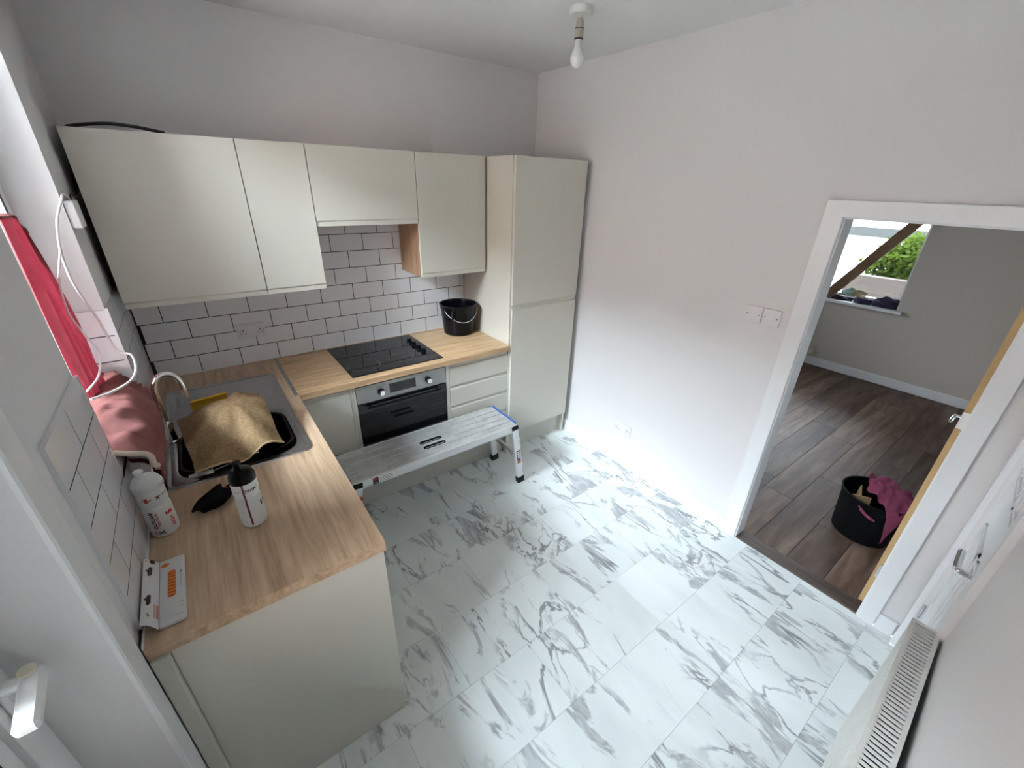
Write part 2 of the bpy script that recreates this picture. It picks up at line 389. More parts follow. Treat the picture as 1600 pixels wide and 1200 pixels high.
# back wall with tiles
wb = struct(B(-0.3, RX, 0.0, 0.15, 0.0, H).build('wall_back', 'wall_paint'), 'white painted back wall with metro tiles behind the hob', 'wall')
TY = -0.0088; GY = -0.0084; WT = 0.925
TP, RP = 0.203, 0.103
MB().box(0.0005, 1.9865, GY, 0.0, WT, 1.79).build('grout', 'grout', wb)
def tile_mesh(w, h, key, cache={}):
    if (key, round(w, 3), round(h, 3)) not in cache:
        b = MB()
        if key == 'y': b.box(-w/2, w/2, TY, GY + 0.0005, -h/2, h/2, bev=0.0003, seg=1)
        else: b.box(-GY - 0.0005, -TY, -w/2, w/2, -h/2, h/2, bev=0.0003, seg=1)
        me = bpy.data.meshes.new('wall_tile'); bmesh.ops.recalc_face_normals(b.bm, faces=b.bm.faces[:]); b.bm.to_mesh(me); b.bm.free(); me.materials.append(MATS['tile_glaze'])
        cache[(key, round(w, 3), round(h, 3))] = me
    return cache[(key, round(w, 3), round(h, 3))]
def put_tile(a0, a1, z0, z1, wall, key, at=0.0):
    if a1 - a0 < 0.006 or z1 - z0 < 0.006: return
    me = tile_mesh(a1 - a0, z1 - z0, key)
    o = bpy.data.objects.new('wall_tile', me); COL.objects.link(o); o.parent = wall
    o.location = ((a0 + a1) / 2, at, (z0 + z1) / 2) if key == 'y' else (at, (a0 + a1) / 2, (z0 + z1) / 2)
def rows(a, b, z0, z1, start, wall, key, at=0.0, odd=0, rp=RP):
    r = int(round((z0 - WT) / rp)); z = z0
    while z < z1 - 0.006:
        x = start - (0 if (r + odd) % 2 == 0 else TP / 2)
        while x < b:
            put_tile(max(x, a) + 0.002, min(x + TP, b) - 0.002, z + 0.002, min(z + rp, z1) - 0.002, wall, key, at)
            x += TP
        z += rp; r += 1
rows(0.012, 1.986, WT, WT + 5 * RP, 0.021 - TP, wb, 'y')
rows(0.75, 1.60, WT + 5 * RP, 1.785, 0.021, wb, 'y')

# left wall: window and back door openings
wl = MB()
WY0, WY1, WZ0, WZ1 = -0.58, -1.365, 1.131, 2.60
BY0, BY1, BZ = -1.932, -2.74, 2.1
wl.box(-0.3, 0.0, WY0, 0.0, 0, H); wl.box(-0.3, 0.0, WY1, WY0, 0, WZ0); wl.box(-0.3, 0.0, WY1, WY0, WZ1, H)
wl.box(-0.3, 0.0, BY0, WY1, 0, H); wl.box(-0.3, 0.0, BY1, BY0, BZ, H); wl.box(-0.3, 0.0, -3.25, BY1, 0, H)
wl = struct(wl.build('wall_left', 'wall_paint'), 'white painted wall with the sink window and back door', 'wall')
LP = 0.1075; LT = WT + 5 * LP
MB().box(0.0, -GY, -0.58, -0.0005, WT, LT - 0.003).box(0.0, -GY, -1.365, -0.58, WT, WZ0).box(0.0, -GY, -1.763, -1.365, WT, LT - 0.003).build('grout', 'grout', wl)
MB().box(-0.13, 0.0, -0.5884, -0.58, WZ0, LT - 0.003).build('grout', 'grout', wl)
rows(-0.585, -0.012, WT, LT, -0.585, wl, 'x', rp=LP)
rows(-1.365, -0.585, WT, WZ0, -1.365, wl, 'x', rp=LP)
rows(-1.767, -1.363, WT, LT, -1.365 - 2 * TP, wl, 'x', rp=LP)
# tiled far reveal of the window
for r in range(2, 5):
    z = WT + r * LP
    put_tile(-0.128, -0.001, z + 0.002, z + LP - 0.002, wl, 'y', -0.58)
struct(MB().box(-0.30, 0.004, WY1, WY0, WZ0, WZ0 + 0.012, bev=0.003).build('trim_2', 'tile_glaze'), 'white sill board under the sink window', 'window sill')
struct(MB().box(-0.004, 0.012, -1.932, -1.853, 0.0, H - 0.002, bev=0.004).build('trim_3', 'upvc'), 'white cover strip beside the back door', 'trim')
struct(MB().box(0.0085, 0.013, -1.84, -0.012, WT + 0.0005, WT + 0.005).box(0.012, 1.985, -0.013, -0.0095, WT + 0.0005, WT + 0.005).build('trim_4', 'caulk'), 'white sealant bead where worktop meets wall tiles', 'sealant')

struct(MB().box(-0.001, 0.0095, -1.772, -1.7625, WT + 0.001, LT + 0.004).box(-0.001, 0.0095, -1.7625, -1.366, LT - 0.0035, LT + 0.004).box(-0.001, 0.0095, -0.5895, -0.584, WZ0 + 0.013, LT + 0.004).box(-0.001, 0.0095, -0.584, -0.01, LT - 0.0035, LT + 0.004).box(-0.001, 0.0095, -1.3655, -1.358, WZ0 + 0.013, LT + 0.004).build('trim_10', 'tile_glaze'), 'white edging strip around the tiles by the sink window', 'tile trim')
# sink window
def pane_window(name, label, x, y0, y1, z0, z1, fr, dep, gx, mull=None, kind_label='window', gl='window_glass'):
    o = thing(name, label, kind_label, (x, (y0 + y1) / 2, z0)); o['kind'] = 'structure'
    a, b = min(y0, y1), max(y0, y1)
    m = MB(); m.box(x, x + dep, a, b, z0, z0 + fr, bev=0.004).box(x, x + dep, a, b, z1 - fr, z1, bev=0.004)
    m.box(x, x + dep, a, a + fr, z0 + fr, z1 - fr, bev=0.004).box(x, x + dep, b - fr, b, z0 + fr, z1 - fr, bev=0.004)
    if mull: m.box(x, x + dep, mull - fr / 2, mull + fr / 2, z0 + fr, z1 - fr, bev=0.004)
    m.build('window_frame', 'upvc', o)
    s = MB()
    segs = [(a + fr, b - fr)] if not mull else [(a + fr, mull - fr / 2), (mull + fr / 2, b - fr)]
    for i, (p, q) in enumerate(segs):
        MB().box(gx, gx + 0.004, p + 0.001, q - 0.001, z0 + fr + 0.001, z1 - fr - 0.001).build('pane', gl, o)
        MB().box(x + dep - 0.003, x + dep + 0.001, p, p + 0.006, z0 + fr, z1 - fr).box(x + dep - 0.003, x + dep + 0.001, q - 0.006, q, z0 + fr, z1 - fr).build('gasket', 'rubber', o)
    return o
pane_window('window_1', 'white framed window above the kitchen sink', -0.20, WY0 - 0.0005, WY1 + 0.0005, WZ0 + 0.0125, WZ1 - 0.0005, 0.055, 0.07, -0.175)

# back door (glazed, white plastic) left of the camera
d = thing('door_1', 'white plastic glazed back door with lever handle', 'door', (-0.165, -2.376, 0)); d['kind'] = 'structure'
m = MB(); X0, X1 = -0.20, -0.13
m.box(X0, X1, BY1 + 0.001, BY1 + 0.12, 0.002, BZ - 0.001, bev=0.005).box(X0, X1, BY0 - 0.076, BY0 - 0.001, 0.002, BZ - 0.001, bev=0.005)
m.box(X0, X1, BY1 + 0.12, BY0 - 0.076, 0.002, 0.14, bev=0.005).box(X0, X1, BY1 + 0.12, BY0 - 0.076, BZ - 0.12, BZ - 0.001, bev=0.005)
m.build('door_frame', 'upvc', d)
m = MB()
for (a, b, e, f) in ((BY0 - 0.124, BY0 - 0.077, 0.14, BZ - 0.12), (BY1 + 0.121, BY1 + 0.165, 0.14, BZ - 0.12)): m.box(X0 + 0.01, X1 - 0.012, a, b, e, f, bev=0.008)
m.box(X0 + 0.01, X1 - 0.012, BY1 + 0.165, BY0 - 0.124, 0.14, 0.19, bev=0.008).box(X0 + 0.01, X1 - 0.012, BY1 + 0.165, BY0 - 0.124, BZ - 0.17, BZ - 0.12, bev=0.008)
m.build('glazing_bead', 'upvc', d)
MB().box(-0.168, -0.164, BY1 + 0.166, BY0 - 0.125, 0.771, BZ - 0.171).build('pane', 'window_glass', d)
MB().box(X0 + 0.01, X1 - 0.012, BY1 + 0.165, BY0 - 0.124, 0.70, 0.77, bev=0.008).build('mid_rail', 'upvc', d)
MB().box(-0.185, -0.155, BY1 + 0.166, BY0 - 0.125, 0.191, 0.699, bev=0.004).build('lower_panel', 'upvc', d)
MB().box(X1 - 0.016, X1 - 0.010, BY0 - 0.130, BY0 - 0.124, 0.19, BZ - 0.17).build('gasket', 'rubber', d)
hn = MB().box(X1, X1 + 0.012, -1.995, -1.962, 1.02, 1.17, bev=0.005)
hn = hn.build('handle', 'upvc', d)
hy, hz = -1.985, 1.128
MB().cyl((X1 + 0.01, hy, hz), 0.013, 0.03, axis='x').build('handle_neck', 'upvc', hn, smooth=True)
MB().bar((X1 + 0.048, hy + 0.012, hz + 0.004), (X1 + 0.052, hy - 0.10, hz - 0.012), 0.024, 0.034, up=(1, 0, 0), bev=0.006).build('handle_lever', 'upvc', hn)
MB().cyl((X1 + 0.046, hy, hz + 0.0185), 0.0125, 0.005).build('handle_cap', 'cream_plastic', hn, smooth=True)

# right wall with doorway
w = MB()
w.box(RX, RW, DY0, 0.7, 0, H).box(RX, RW, DY1, DY0, DZ, H).box(RX, RW, -3.25, DY1, 0, H)
struct(w.build('wall_right', 'wall_paint'), 'bright white wall with the doorway and light switches', 'wall')
# front wall (radiator wall), slightly out of square, with a door near the corner
JX0, JX1 = 1.88, 2.60
def fbox(mb, x0, x1, o0, o1, z0, z1):      # box standing on the skewed wall line, from offset o0 to o1 in front of it
    mb.prism([(x0, fw(x0) + o0), (x1, fw(x1) + o0), (x1, fw(x1) + o1), (x0, fw(x0) + o1)], z0, z1, 'z'); return mb
w = MB(); fbox(w, -0.3, JX0, -0.12, 0, 0, H); fbox(w, JX0, JX1, -0.12, 0, 2.0, H); fbox(w, JX1, RX, -0.12, 0, 0, H)
struct(w.build('wall_front', 'wall_paint'), 'white wall behind the radiator', 'wall')
d3 = thing('door_3', 'white panelled door with lever handle in the corner beyond the radiator', 'door', ((JX0 + JX1) / 2, fw(2.24) - 0.03, 0)); d3['kind'] = 'structure'
fbox(MB(), JX0 + 0.003, JX1 - 0.003, -0.055, -0.018, 0.004, 1.995).build('door_leaf', 'white_gloss', d3)
for xa, xb, za, zb in ((JX0 + 0.1, JX0 + 0.34, 0.2, 0.85), (JX0 + 0.38, JX1 - 0.1, 0.2, 0.85), (JX0 + 0.1, JX0 + 0.34, 1.05, 1.88), (JX0 + 0.38, JX1 - 0.1, 1.05, 1.88)):
    m = MB()
    for i in (0, 1):
        q = i * 0.025
        fbox(m, xa + q, xa + q + 0.012, -0.018, -0.012, za + q, zb - q); fbox(m, xb - q - 0.012, xb - q, -0.018, -0.012, za + q, zb - q)
        fbox(m, xa + q, xb - q, -0.018, -0.012, za + q, za + q + 0.012); fbox(m, xa + q, xb - q, -0.018, -0.012, zb - q - 0.012, zb - q)
    m.build('panel_moulding', 'white_gloss', d3)
hx = JX0 + 0.075; hb = fw(hx) - 0.018
h = MB().cyl((hx, hb, 0.945), 0.026, 0.008, axis='y', bev=0.002).build('handle', 'chrome', d3, smooth=True)
MB().tube(smooth_path([(hx, hb + 0.005, 0.945), (hx, hb + 0.05, 0.945), (hx + 0.012, hb + 0.062, 0.945), (hx + 0.11, hb + 0.066, 0.945)], 5), 0.0095).build('handle_lever', 'chrome', h, smooth=True)
for z in (0.265, 1.75):
    hg = MB().cyl((JX1 - 0.004, fw(JX1) - 0.012, z - 0.04), 0.006, 0.08).build('hinge', 'steel', d3, smooth=True)
m = MB(); fbox(m, JX0 - 0.06, JX0, 0.0, 0.018, 0, 2.06); fbox(m, JX0 - 0.06, JX1 + 0.035, 0.0, 0.018, 2.0, 2.06); fbox(m, JX1, JX1 + 0.035, 0, 0.018, 0, 2.0)
struct(m.build('trim_5', 'white_gloss'), 'white architrave around the corner door', 'architrave')

# doorway lining, architrave, baseboards
m = MB().box(RX - 0.002, RW + 0.002, DY0 - 0.018, DY0, 0, DZ - 0.018).box(RX - 0.002, RW + 0.002, DY1, DY1 + 0.012, 0, DZ - 0.018).box(RX - 0.002, RW + 0.002, DY1, DY0, DZ - 0.018, DZ)
struct(m.build('trim_6', 'white_gloss'), 'white door lining inside the doorway', 'door lining')
m = MB().box(RX - 0.018, RX, DY0 - 0.012, DY0 + 0.068, 0, DZ + 0.058, bev=0.003).box(RX - 0.018, RX, DY1 - 0.062, DY1 + 0.006, 0, DZ + 0.058, bev=0.003).box(RX - 0.0178, RX, DY1 - 0.06, DY0 + 0.066, DZ - 0.012, DZ + 0.058, bev=0.003)
struct(m.build('trim_7', 'white_gloss'), 'white architrave framing the doorway', 'architrave')
struct(B(RX - 0.016, RX, DY0 + 0.069, -0.001, 0, 0.095, bev=0.004).build('baseboard_right', 'white_gloss'), 'white skirting board along the bright wall', 'baseboard')
struct(B(RX - 0.016, RX, fw(RX) + 0.02, DY1 - 0.063, 0, 0.095, bev=0.004).build('baseboard_corner', 'white_gloss'), 'short white skirting piece between doorway and corner door', 'baseboard')

# living room shell
wy0, wy1, wz0, wz1 = -0.45, -1.795, 0.80, 2.2
m = MB().box(FX, FX + 0.3, wy0, 0.75, 0, H).box(FX, FX + 0.3, -3.25, wy1, 0, H).box(FX, FX + 0.3, wy1, wy0, 0, wz0).box(FX, FX + 0.3, wy1, wy0, wz1, H)
struct(m.build('wall_living_far', 'living_paint'), 'grey painted far wall of the next room with its window', 'wall')
struct(B(RW, 3.6, 0.7, 0.75, 0, H).box(5.2, FX, 0.7, 0.75, 0, H).box(3.6, 5.2, 0.7, 0.75, 0, 0.85).box(3.6, 5.2, 0.7, 0.75, 2.1, H).build('wall_living_left', 'living_paint'), 'painted side wall of the next room, left', 'wall')
struct(B(RW, FX, -3.25, -3.2, 0, H).build('wall_living_right', 'living_paint'), 'painted side wall of the next room, right', 'wall')
struct(B(FX - 0.016, FX, -3.2, 0.7, 0, 0.1, bev=0.004).build('baseboard_living', 'white_gloss'), 'white skirting board in the next room', 'baseboard')
struct(B(FX - 0.05, FX + 0.20, wy1 - 0.06, wy0 + 0.05, wz0 + 0.001, wz0 + 0.032, bev=0.004).build('trim_8', 'white_gloss'), 'white window sill board in the next room', 'window sill')
pane_window('window_2', 'white framed window of the next room', FX + 0.20, wy1 + 0.001, wy0 - 0.001, wz0 + 0.0325, wz1 - 0.001, 0.05, 0.06, FX + 0.225, gl='window_glass_tinted')

w3 = thing('window_3_added', 'unseen white framed side window added to light the next room', 'window', (4.4, 0.72, 0.85)); w3['kind'] = 'structure'  # out of view, added to brighten the next room
MB().box(3.601, 3.66, 0.7, 0.75, 0.851, 2.099).box(5.14, 5.199, 0.7, 0.75, 0.851, 2.099).box(3.66, 5.14, 0.7, 0.75, 0.851, 0.91).box(3.66, 5.14, 0.7, 0.75, 2.04, 2.099).build('window_frame', 'upvc', w3)
MB().box(3.661, 5.139, 0.723, 0.727, 0.911, 2.039).build('pane', 'window_glass_side', w3)
# open door leaf in the doorway, opened into the living room
d2 = thing('door_2', 'white door standing open into the next room, raw pine edge showing', 'door', (2.757, -2.778, 0)); d2['kind'] = 'structure'
MB().box(2.762, 3.44, -2.796, -2.764, 0.008, 1.85, bev=0.001).build('door_leaf', 'white_gloss', d2)
MB().box(2.7565, 2.762, -2.796, -2.764, 0.008, 1.85).build('door_edge', 'raw_pine', d2)
for z in (0.23, 1.62): MB().box(2.754, 2.757, -2.795, -2.775, z - 0.04, z + 0.04).cyl((2.754, -2.797, z - 0.04), 0.005, 0.08).build('hinge', 'steel', d2)
MB().box(2.755, 2.7565, -2.796, -2.764, 1.075, 1.15).build('paint_patch', 'paper_white', d2)
MB().box(2.7548, 2.7565, -2.796, -2.787, 0.96, 1.05).build('plate', 'rubber', d2)
h = MB().cyl((3.36, -2.764, 0.92), 0.025, 0.007, axis='y').build('handle', 'chrome', d2, smooth=True)
MB().tube(smooth_path([(3.36, -2.76, 0.92), (3.36, -2.73, 0.92), (3.35, -2.722, 0.92), (3.26, -2.72, 0.92)], 5), 0.009).build('handle_lever', 'chrome', h, smooth=True)

# ================================================================ KITCHEN UNITS
def jdoor_wall(mb, x0, x1, yf, z0, z1):        # wall cabinet door, finger groove along the bottom
    t = 0.022
    mb.prism([(yf + t, z0), (yf + 0.006, z0), (yf + 0.007, z0 + 0.022), (yf, z0 + 0.030), (yf, z1), (yf + t, z1)], x0 + 0.002, x1 - 0.002, 'x')
    return mb
def wall_unit(name, label, x0, x1, z0, side=True):
    yb, yf, z1 = -0.012, -0.336, 2.11
    o = thing(name, label, 'cabinet', ((x0 + x1) / 2, -0.17, z0), group='wall cabinets over the worktop')
    MB().box(x0 + 0.0005, x1 - 0.0005, yf + 0.026, yb, z0 + 0.003, z1 - 0.002, bev=0.0006).build('body', 'oak_carcass' if x0 > 0.1 else 'cabinet_front', o)  # first body cream instead of oak, to lighten the gap beside the wall
    jdoor_wall(MB(), x0, x1, yf, z0, z1).build('door', 'cabinet_front', o)
    return o
wall_unit('overhead_cabinet', 'widest cream wall cabinet, nearest the window above the sink', 0.030, 0.607, 1.396)
wall_unit('overhead_cabinet', 'narrow cream wall cabinet right of the widest one', 0.607, 0.904, 1.396)
wall_unit('overhead_cabinet', 'short cream wall cabinet raised above the hob', 0.904, 1.489, 1.724)
wall_unit('overhead_cabinet', 'cream wall cabinet with oak side, next to the tall larder unit', 1.489, 1.974, 1.396)

# tall unit
o = thing('larder_unit', 'tall cream larder unit with two stacked doors in the corner', 'cabinet', (2.30, -0.31, 0))
MB().box(1.9885, 2.006, -0.61, -0.001, 0.0, 2.11, bev=0.0008).build('side_panel', 'cabinet_front', o)
MB().box(2.0065, 2.585, -0.60, -0.001, 0.17, 2.108).build('body', 'cabinet_shell', o)
MB().box(2.585, 2.603, -0.61, -0.001, 0.0, 2.11, bev=0.0008).build('side_panel', 'cabinet_front', o)
z0, zm, z1 = 0.192, 1.182, 2.11; yf = -0.628
dr = MB().prism([(yf + 0.024, zm + 0.03), (yf, zm + 0.03), (yf, z1), (yf + 0.024, z1)], 2.0, 2.598, 'x').build('door', 'cabinet_front', o)
dr = MB().prism([(yf + 0.024, z0), (yf, z0), (yf, zm - 0.006), (yf + 0.012, zm + 0.004), (yf + 0.012, zm + 0.024), (yf + 0.024, zm + 0.024)], 2.0, 2.598, 'x').build('door', 'cabinet_front', o)
MB().box(1.9885, 2.603, -0.563, -0.546, 0.0, 0.17).build('plinth', 'plinth', o)

# base cabinet left of the oven
def jfront(mb, x0, x1, z0, z1, yf=-0.606):     # base front with a finger groove along the top
    mb.prism([(yf + 0.02, z0), (yf, z0), (yf, z1 - 0.026), (yf + 0.009, z1 - 0.018), (yf + 0.012, z1), (yf + 0.02, z1)], x0, x1, 'x'); return mb
ZB, ZT = 0.172, 0.884
o = thing('base_cabinet', 'cream base cabinet between the sink run and the oven', 'cabinet', (0.75, -0.3, 0))
MB().box(0.6075, 0.886, -0.584, -0.012, ZB, ZT, bev=0.0006).build('body', 'cabinet_shell', o)
jfront(MB(), 0.628, 0.868, ZB + 0.004, 0.868).build('door', 'cabinet_front', o)
MB().box(0.870, 0.8855, -0.602, -0.585, ZB, ZT).build('end_strip', 'cabinet_front', o)
# oven housing + oven
o = thing('oven_housing', 'cream carcass framing the built-in oven', 'cabinet', (1.2, -0.3, 0))
MB().box(0.8865, 0.901, -0.602, -0.012, ZB, ZT).build('side_panel', 'cabinet_front', o)
MB().box(1.4895, 1.504, -0.602, -0.012, ZB, ZT).build('side_panel', 'cabinet_front', o)
MB().box(0.9015, 1.489, -0.602, -0.02, ZB, 0.272).build('base_panel', 'cabinet_front', o)
ov = thing('built_in_oven', 'stainless steel built-in oven with black glass door under the hob', 'oven', (1.195, -0.3, 0.275))
x0, x1 = 0.9035, 1.4875
MB().box(x0 + 0.01, x1 - 0.01, -0.575, -0.05, 0.275, 0.868).build('body', 'black_matt', ov)
cp = MB().box(x0, x1, -0.600, -0.5755, 0.760, 0.871, bev=0.0015).build('control_panel', 'steel_brushed', ov)
MB().box(1.105, 1.275, -0.6012, -0.599, 0.786, 0.848, bev=0.0005).build('display', 'black_glass', cp)
for kx in (1.05, 1.36):
    kb = MB().lathe([(0.0, 0), (0.021, 0), (0.0195, -0.012), (0.018, -0.013)], (kx, -0.6005, 0.812), 24, 'y').lathe([(0, -0.012), (0.018, -0.013)], (kx, -0.6005, 0.812), 24, 'y').build('knob', 'black_plastic', cp, smooth=True)
    MB().lathe([(0.0165, -0.0132), (0.0165, -0.03), (0.0145, -0.032), (0, -0.032)], (kx, -0.6005, 0.812), 24, 'y').build('knob_cap', 'chrome', kb, smooth=True)
    mk = MB()
    for a in range(8):
        t = 2 * PI * a / 8 + 0.2
        mk.box(kx + 0.031 * math.cos(t) - 0.002, kx + 0.031 * math.cos(t) + 0.002, -0.6008, -0.5998, 0.812 + 0.031 * math.sin(t) - 0.002, 0.812 + 0.031 * math.sin(t) + 0.002)
    mk.build('dial_mark', 'print_black', cp)
od = MB().box(x0, x1, -0.602, -0.5765, 0.276, 0.756, bev=0.002).build('oven_door', 'black_glass', ov)
MB().tube([(x0 + 0.05, -0.624, 0.735), (x1 - 0.05, -0.624, 0.735)], 0.006).tube([(x0 + 0.07, -0.60, 0.735), (x0 + 0.07, -0.624, 0.735)], 0.005).tube([(x1 - 0.07, -0.60, 0.735), (x1 - 0.07, -0.624, 0.735)], 0.005).build('handle', 'black_plastic', od, smooth=True)
# drawers
o = thing('drawer_unit', 'cream four drawer base unit right of the oven', 'cabinet', (1.74, -0.3, 0))
MB().box(1.5045, 1.988, -0.584, -0.012, ZB, ZT).build('body', 'cabinet_shell', o)
MB().box(1.5045, 1.5115, -0.602, -0.585, ZB, ZT).build('end_strip', 'cabinet_front', o)
z = 0.874
for hgt in (0.153, 0.153, 0.153, 0.236):
    jfront(MB(), 1.514, 1.985, z - hgt + 0.003, z).build('drawer', 'cabinet_front', o); z -= hgt
# sink run units (fronts face the room)
o = thing('sink_unit', 'cream base unit under the sink run with two doors', 'cabinet', (0.3, -1.2, 0))
MB().box(0.02, 0.58, -1.805, -0.63, ZB, 0.73).box(0.02, 0.04, -1.805, -0.63, 0.73, ZT).box(0.56, 0.58, -1.805, -0.63, 0.73, ZT).box(0.04, 0.56, -1.805, -1.785, 0.73, ZT).build('body', 'cabinet_shell', o)
for a, b in ((-1.802, -1.222), (-1.218, -0.64)):
    MB().prism([(0.581, ZB + 0.004), (0.601, ZB + 0.004), (0.601, 0.842), (0.592, 0.85), (0.589, 0.868), (0.581, 0.868)], a, b, 'y').build('door', 'cabinet_front', o)
MB().box(0.05, 0.601, -1.833, -1.8055, 0.002, 0.886, bev=0.0008).build('end_panel', 'cabinet_front', o)
MB().box(0.0125, 0.049, -1.853, -1.8055, 0.002, 0.886, bev=0.002).build('filler_strip', 'cabinet_front', o)
struct(B(0.53, 0.548, -1.80, -0.57, 0.002, 0.17).box(0.548, 1.988, -0.563, -0.546, 0.002, 0.17).build('trim_9', 'plinth'), 'beige plinth running under the base cabinets', 'plinth')

# worktops
o = thing('worktop', 'oak effect worktop of the sink run, nearest the camera', 'worktop', (0.3, -0.9, 0.887))
SX0, SX1, SY0, SY1 = 0.05, 0.55, -1.185, -0.25
ax0, ax1, ay0, ay1 = 0.075, 0.525, -1.16, -0.70     # cut-out for the bowl
m = MB(); zb, zt = 0.887, 0.925
m.box(0.0105, ax0, -1.843, -0.011, zb, zt).box(ax1, 0.590, -0.628, -0.011, zb, zt).box(ax1, 0.607, -1.843, -0.628, zb, zt).box(ax0, ax1, -1.843, ay0, zb, zt).box(ax0, ax1, ay1, -0.011, zb, zt)
bmesh.ops.remove_doubles(m.bm, verts=m.bm.verts[:], dist=0.0002)
m.build('slab', 'oak_sink_run', o, normals=False)
MB().box(0.5905, 0.606, -0.627, -0.011, zb, zt + 0.0015, bev=0.0006).build('joint_strip', 'joint_strip', o)
o = tag(origin_to(MB().box(0.6065, 1.988, -0.628, -0.011, zb, zt, bev=0.0025, seg=2).build('worktop', 'oak_hob_run'), (1.3, -0.3, zb)), 'oak effect worktop holding the hob along the back wall', 'worktop')

# hob
o = thing('ceramic_hob', 'black ceramic glass hob with four knobs', 'hob', (1.196, -0.308, 0.925))
MB().box(0.9055, 1.4875, -0.5757, -0.0405, 0.9252, 0.931, bev=0.0015, seg=2).build('glass_top', 'black_glass', o)
for ky in (-0.19, -0.265, -0.34, -0.415):
    MB().lathe([(0, 0.931), (0.021, 0.931), (0.021, 0.936), (0.0165, 0.938), (0.015, 0.954), (0.013, 0.956), (0, 0.956)], (1.425, ky, 0), 24).build('knob', 'black_plastic', o, smooth=True)
m = MB()
for cx, cy, r in ((1.02, -0.17, 0.075), (1.02, -0.43, 0.095), (1.26, -0.17, 0.095), (1.26, -0.43, 0.075)):
    m.lathe([(r, 0.9312), (r + 0.0012, 0.9312)], (cx, cy, 0), 40)
m.build('cooking_zone_ring', 'print_grey', o, normals=False)

# ================================================================ SINK AREA
def rrect(x0, x1, y0, y1, r, n=6):
    P = []
    for cx, cy, a in ((x1 - r, y1 - r, 0), (x0 + r, y1 - r, PI / 2), (x0 + r, y0 + r, PI), (x1 - r, y0 + r, 1.5 * PI)):
        for k in range(n + 1): P.append((cx + r * math.cos(a + k / n * PI / 2), cy + r * math.sin(a + k / n * PI / 2)))
    return P
def loft(mb, rings, cap0=False, cap1=True):
    R = [[mb.bm.verts.new((x, y, z)) for x, y in P] for P, z in rings]
    for a, b in zip(R, R[1:]):
        n = len(a)
        for i in range(n): mb.bm.faces.new((a[i], a[(i + 1) % n], b[(i + 1) % n], b[i]))
    if cap0: mb.bm.faces.new(R[0][::-1])
    if cap1: mb.bm.faces.new(R[-1])
    return mb
o = thing('sink', 'stainless steel inset sink with ribbed drainer', 'sink', (0.3, -0.72, 0.925))
Z = 0.9255
# rim frame + bowl
bx0, bx1, by0, by1 = 0.095, 0.505, -1.135, -0.765
m = MB()
outer = rrect(SX0, SX1, SY0, SY1, 0.03); 
loft(m, [(outer, Z), (rrect(SX0 + 0.002, SX1 - 0.002, SY0 + 0.002, SY1 - 0.002, 0.03), Z + 0.006), (rrect(SX0 + 0.012, SX1 - 0.012, SY0 + 0.012, SY1 - 0.012, 0.028), Z + 0.006), (rrect(SX0 + 0.02, SX1 - 0.02, SY0 + 0.02, SY1 - 0.02, 0.024), Z + 0.002)], cap1=False)
m.build('rim', 'steel', o, smooth=True)
m = MB()     # flat around the bowl, built as four strips meeting the bowl edge
inn = rrect(SX0 + 0.02, SX1 - 0.02, SY0 + 0.02, -0.70, 0.024)
loft(m, [(inn, Z + 0.002), (rrect(bx0 - 0.012, bx1 + 0.012, by0 - 0.012, by1 + 0.012, 0.085), Z + 0.003), (rrect(bx0 - 0.004, bx1 + 0.004, by0 - 0.004, by1 + 0.004, 0.08), Z + 0.001), (rrect(bx0, bx1, by0, by1, 0.075), Z - 0.008), (rrect(bx0 + 0.012, bx1 - 0.012, by0 + 0.012, by1 - 0.012, 0.07), Z - 0.15), (rrect(bx0 + 0.04, bx1 - 0.04, by0 + 0.04, by1 - 0.04, 0.05), Z - 0.165)])
m.build('bowl', 'steel', o, smooth=True)
def drain(u, v):
    x = SX0 + 0.02 + u * (SX1 - SX0 - 0.04); y = -0.70 + v * (SY1 - 0.02 + 0.70)
    e = min(u, 1 - u) * 6; e = min(1, e) * min(1, v * 6) * min(1, (1 - v) * 8)
    rib = 0.5 - 0.5 * math.cos(u * 2 * PI * 6)
    return Vector((x, y, Z + 0.0022 - 0.0012 * e + 0.0075 * e * rib ** 5))
MB().grid(drain, 84, 16).build('drainer', 'steel', o, smooth=True)
# washing-up bowl
o = thing('washing_up_bowl', 'black plastic washing-up bowl sitting in the sink', 'bowl', (0.3, -0.95, 0.78))
m = MB()
loft(m, [(rrect(bx0 + 0.05, bx1 - 0.05, by0 + 0.05, by1 - 0.05, 0.05), 0.770), (rrect(bx0 + 0.016, bx1 - 0.016, by0 + 0.016, by1 - 0.016, 0.075), 0.905), (rrect(bx0 + 0.003, bx1 - 0.003, by0 + 0.003, by1 - 0.003, 0.08), 0.936), (rrect(bx0 + 0.003, bx1 - 0.003, by0 + 0.003, by1 - 0.003, 0.08), 0.940), (rrect(bx0 + 0.014, bx1 - 0.014, by0 + 0.014, by1 - 0.014, 0.075), 0.940), (rrect(bx0 + 0.026, bx1 - 0.026, by0 + 0.026, by1 - 0.026, 0.07), 0.90), (rrect(bx0 + 0.055, bx1 - 0.055, by0 + 0.055, by1 - 0.055, 0.05), 0.776)], cap0=True)
m.build('tub', 'black_plastic', o, smooth=True)
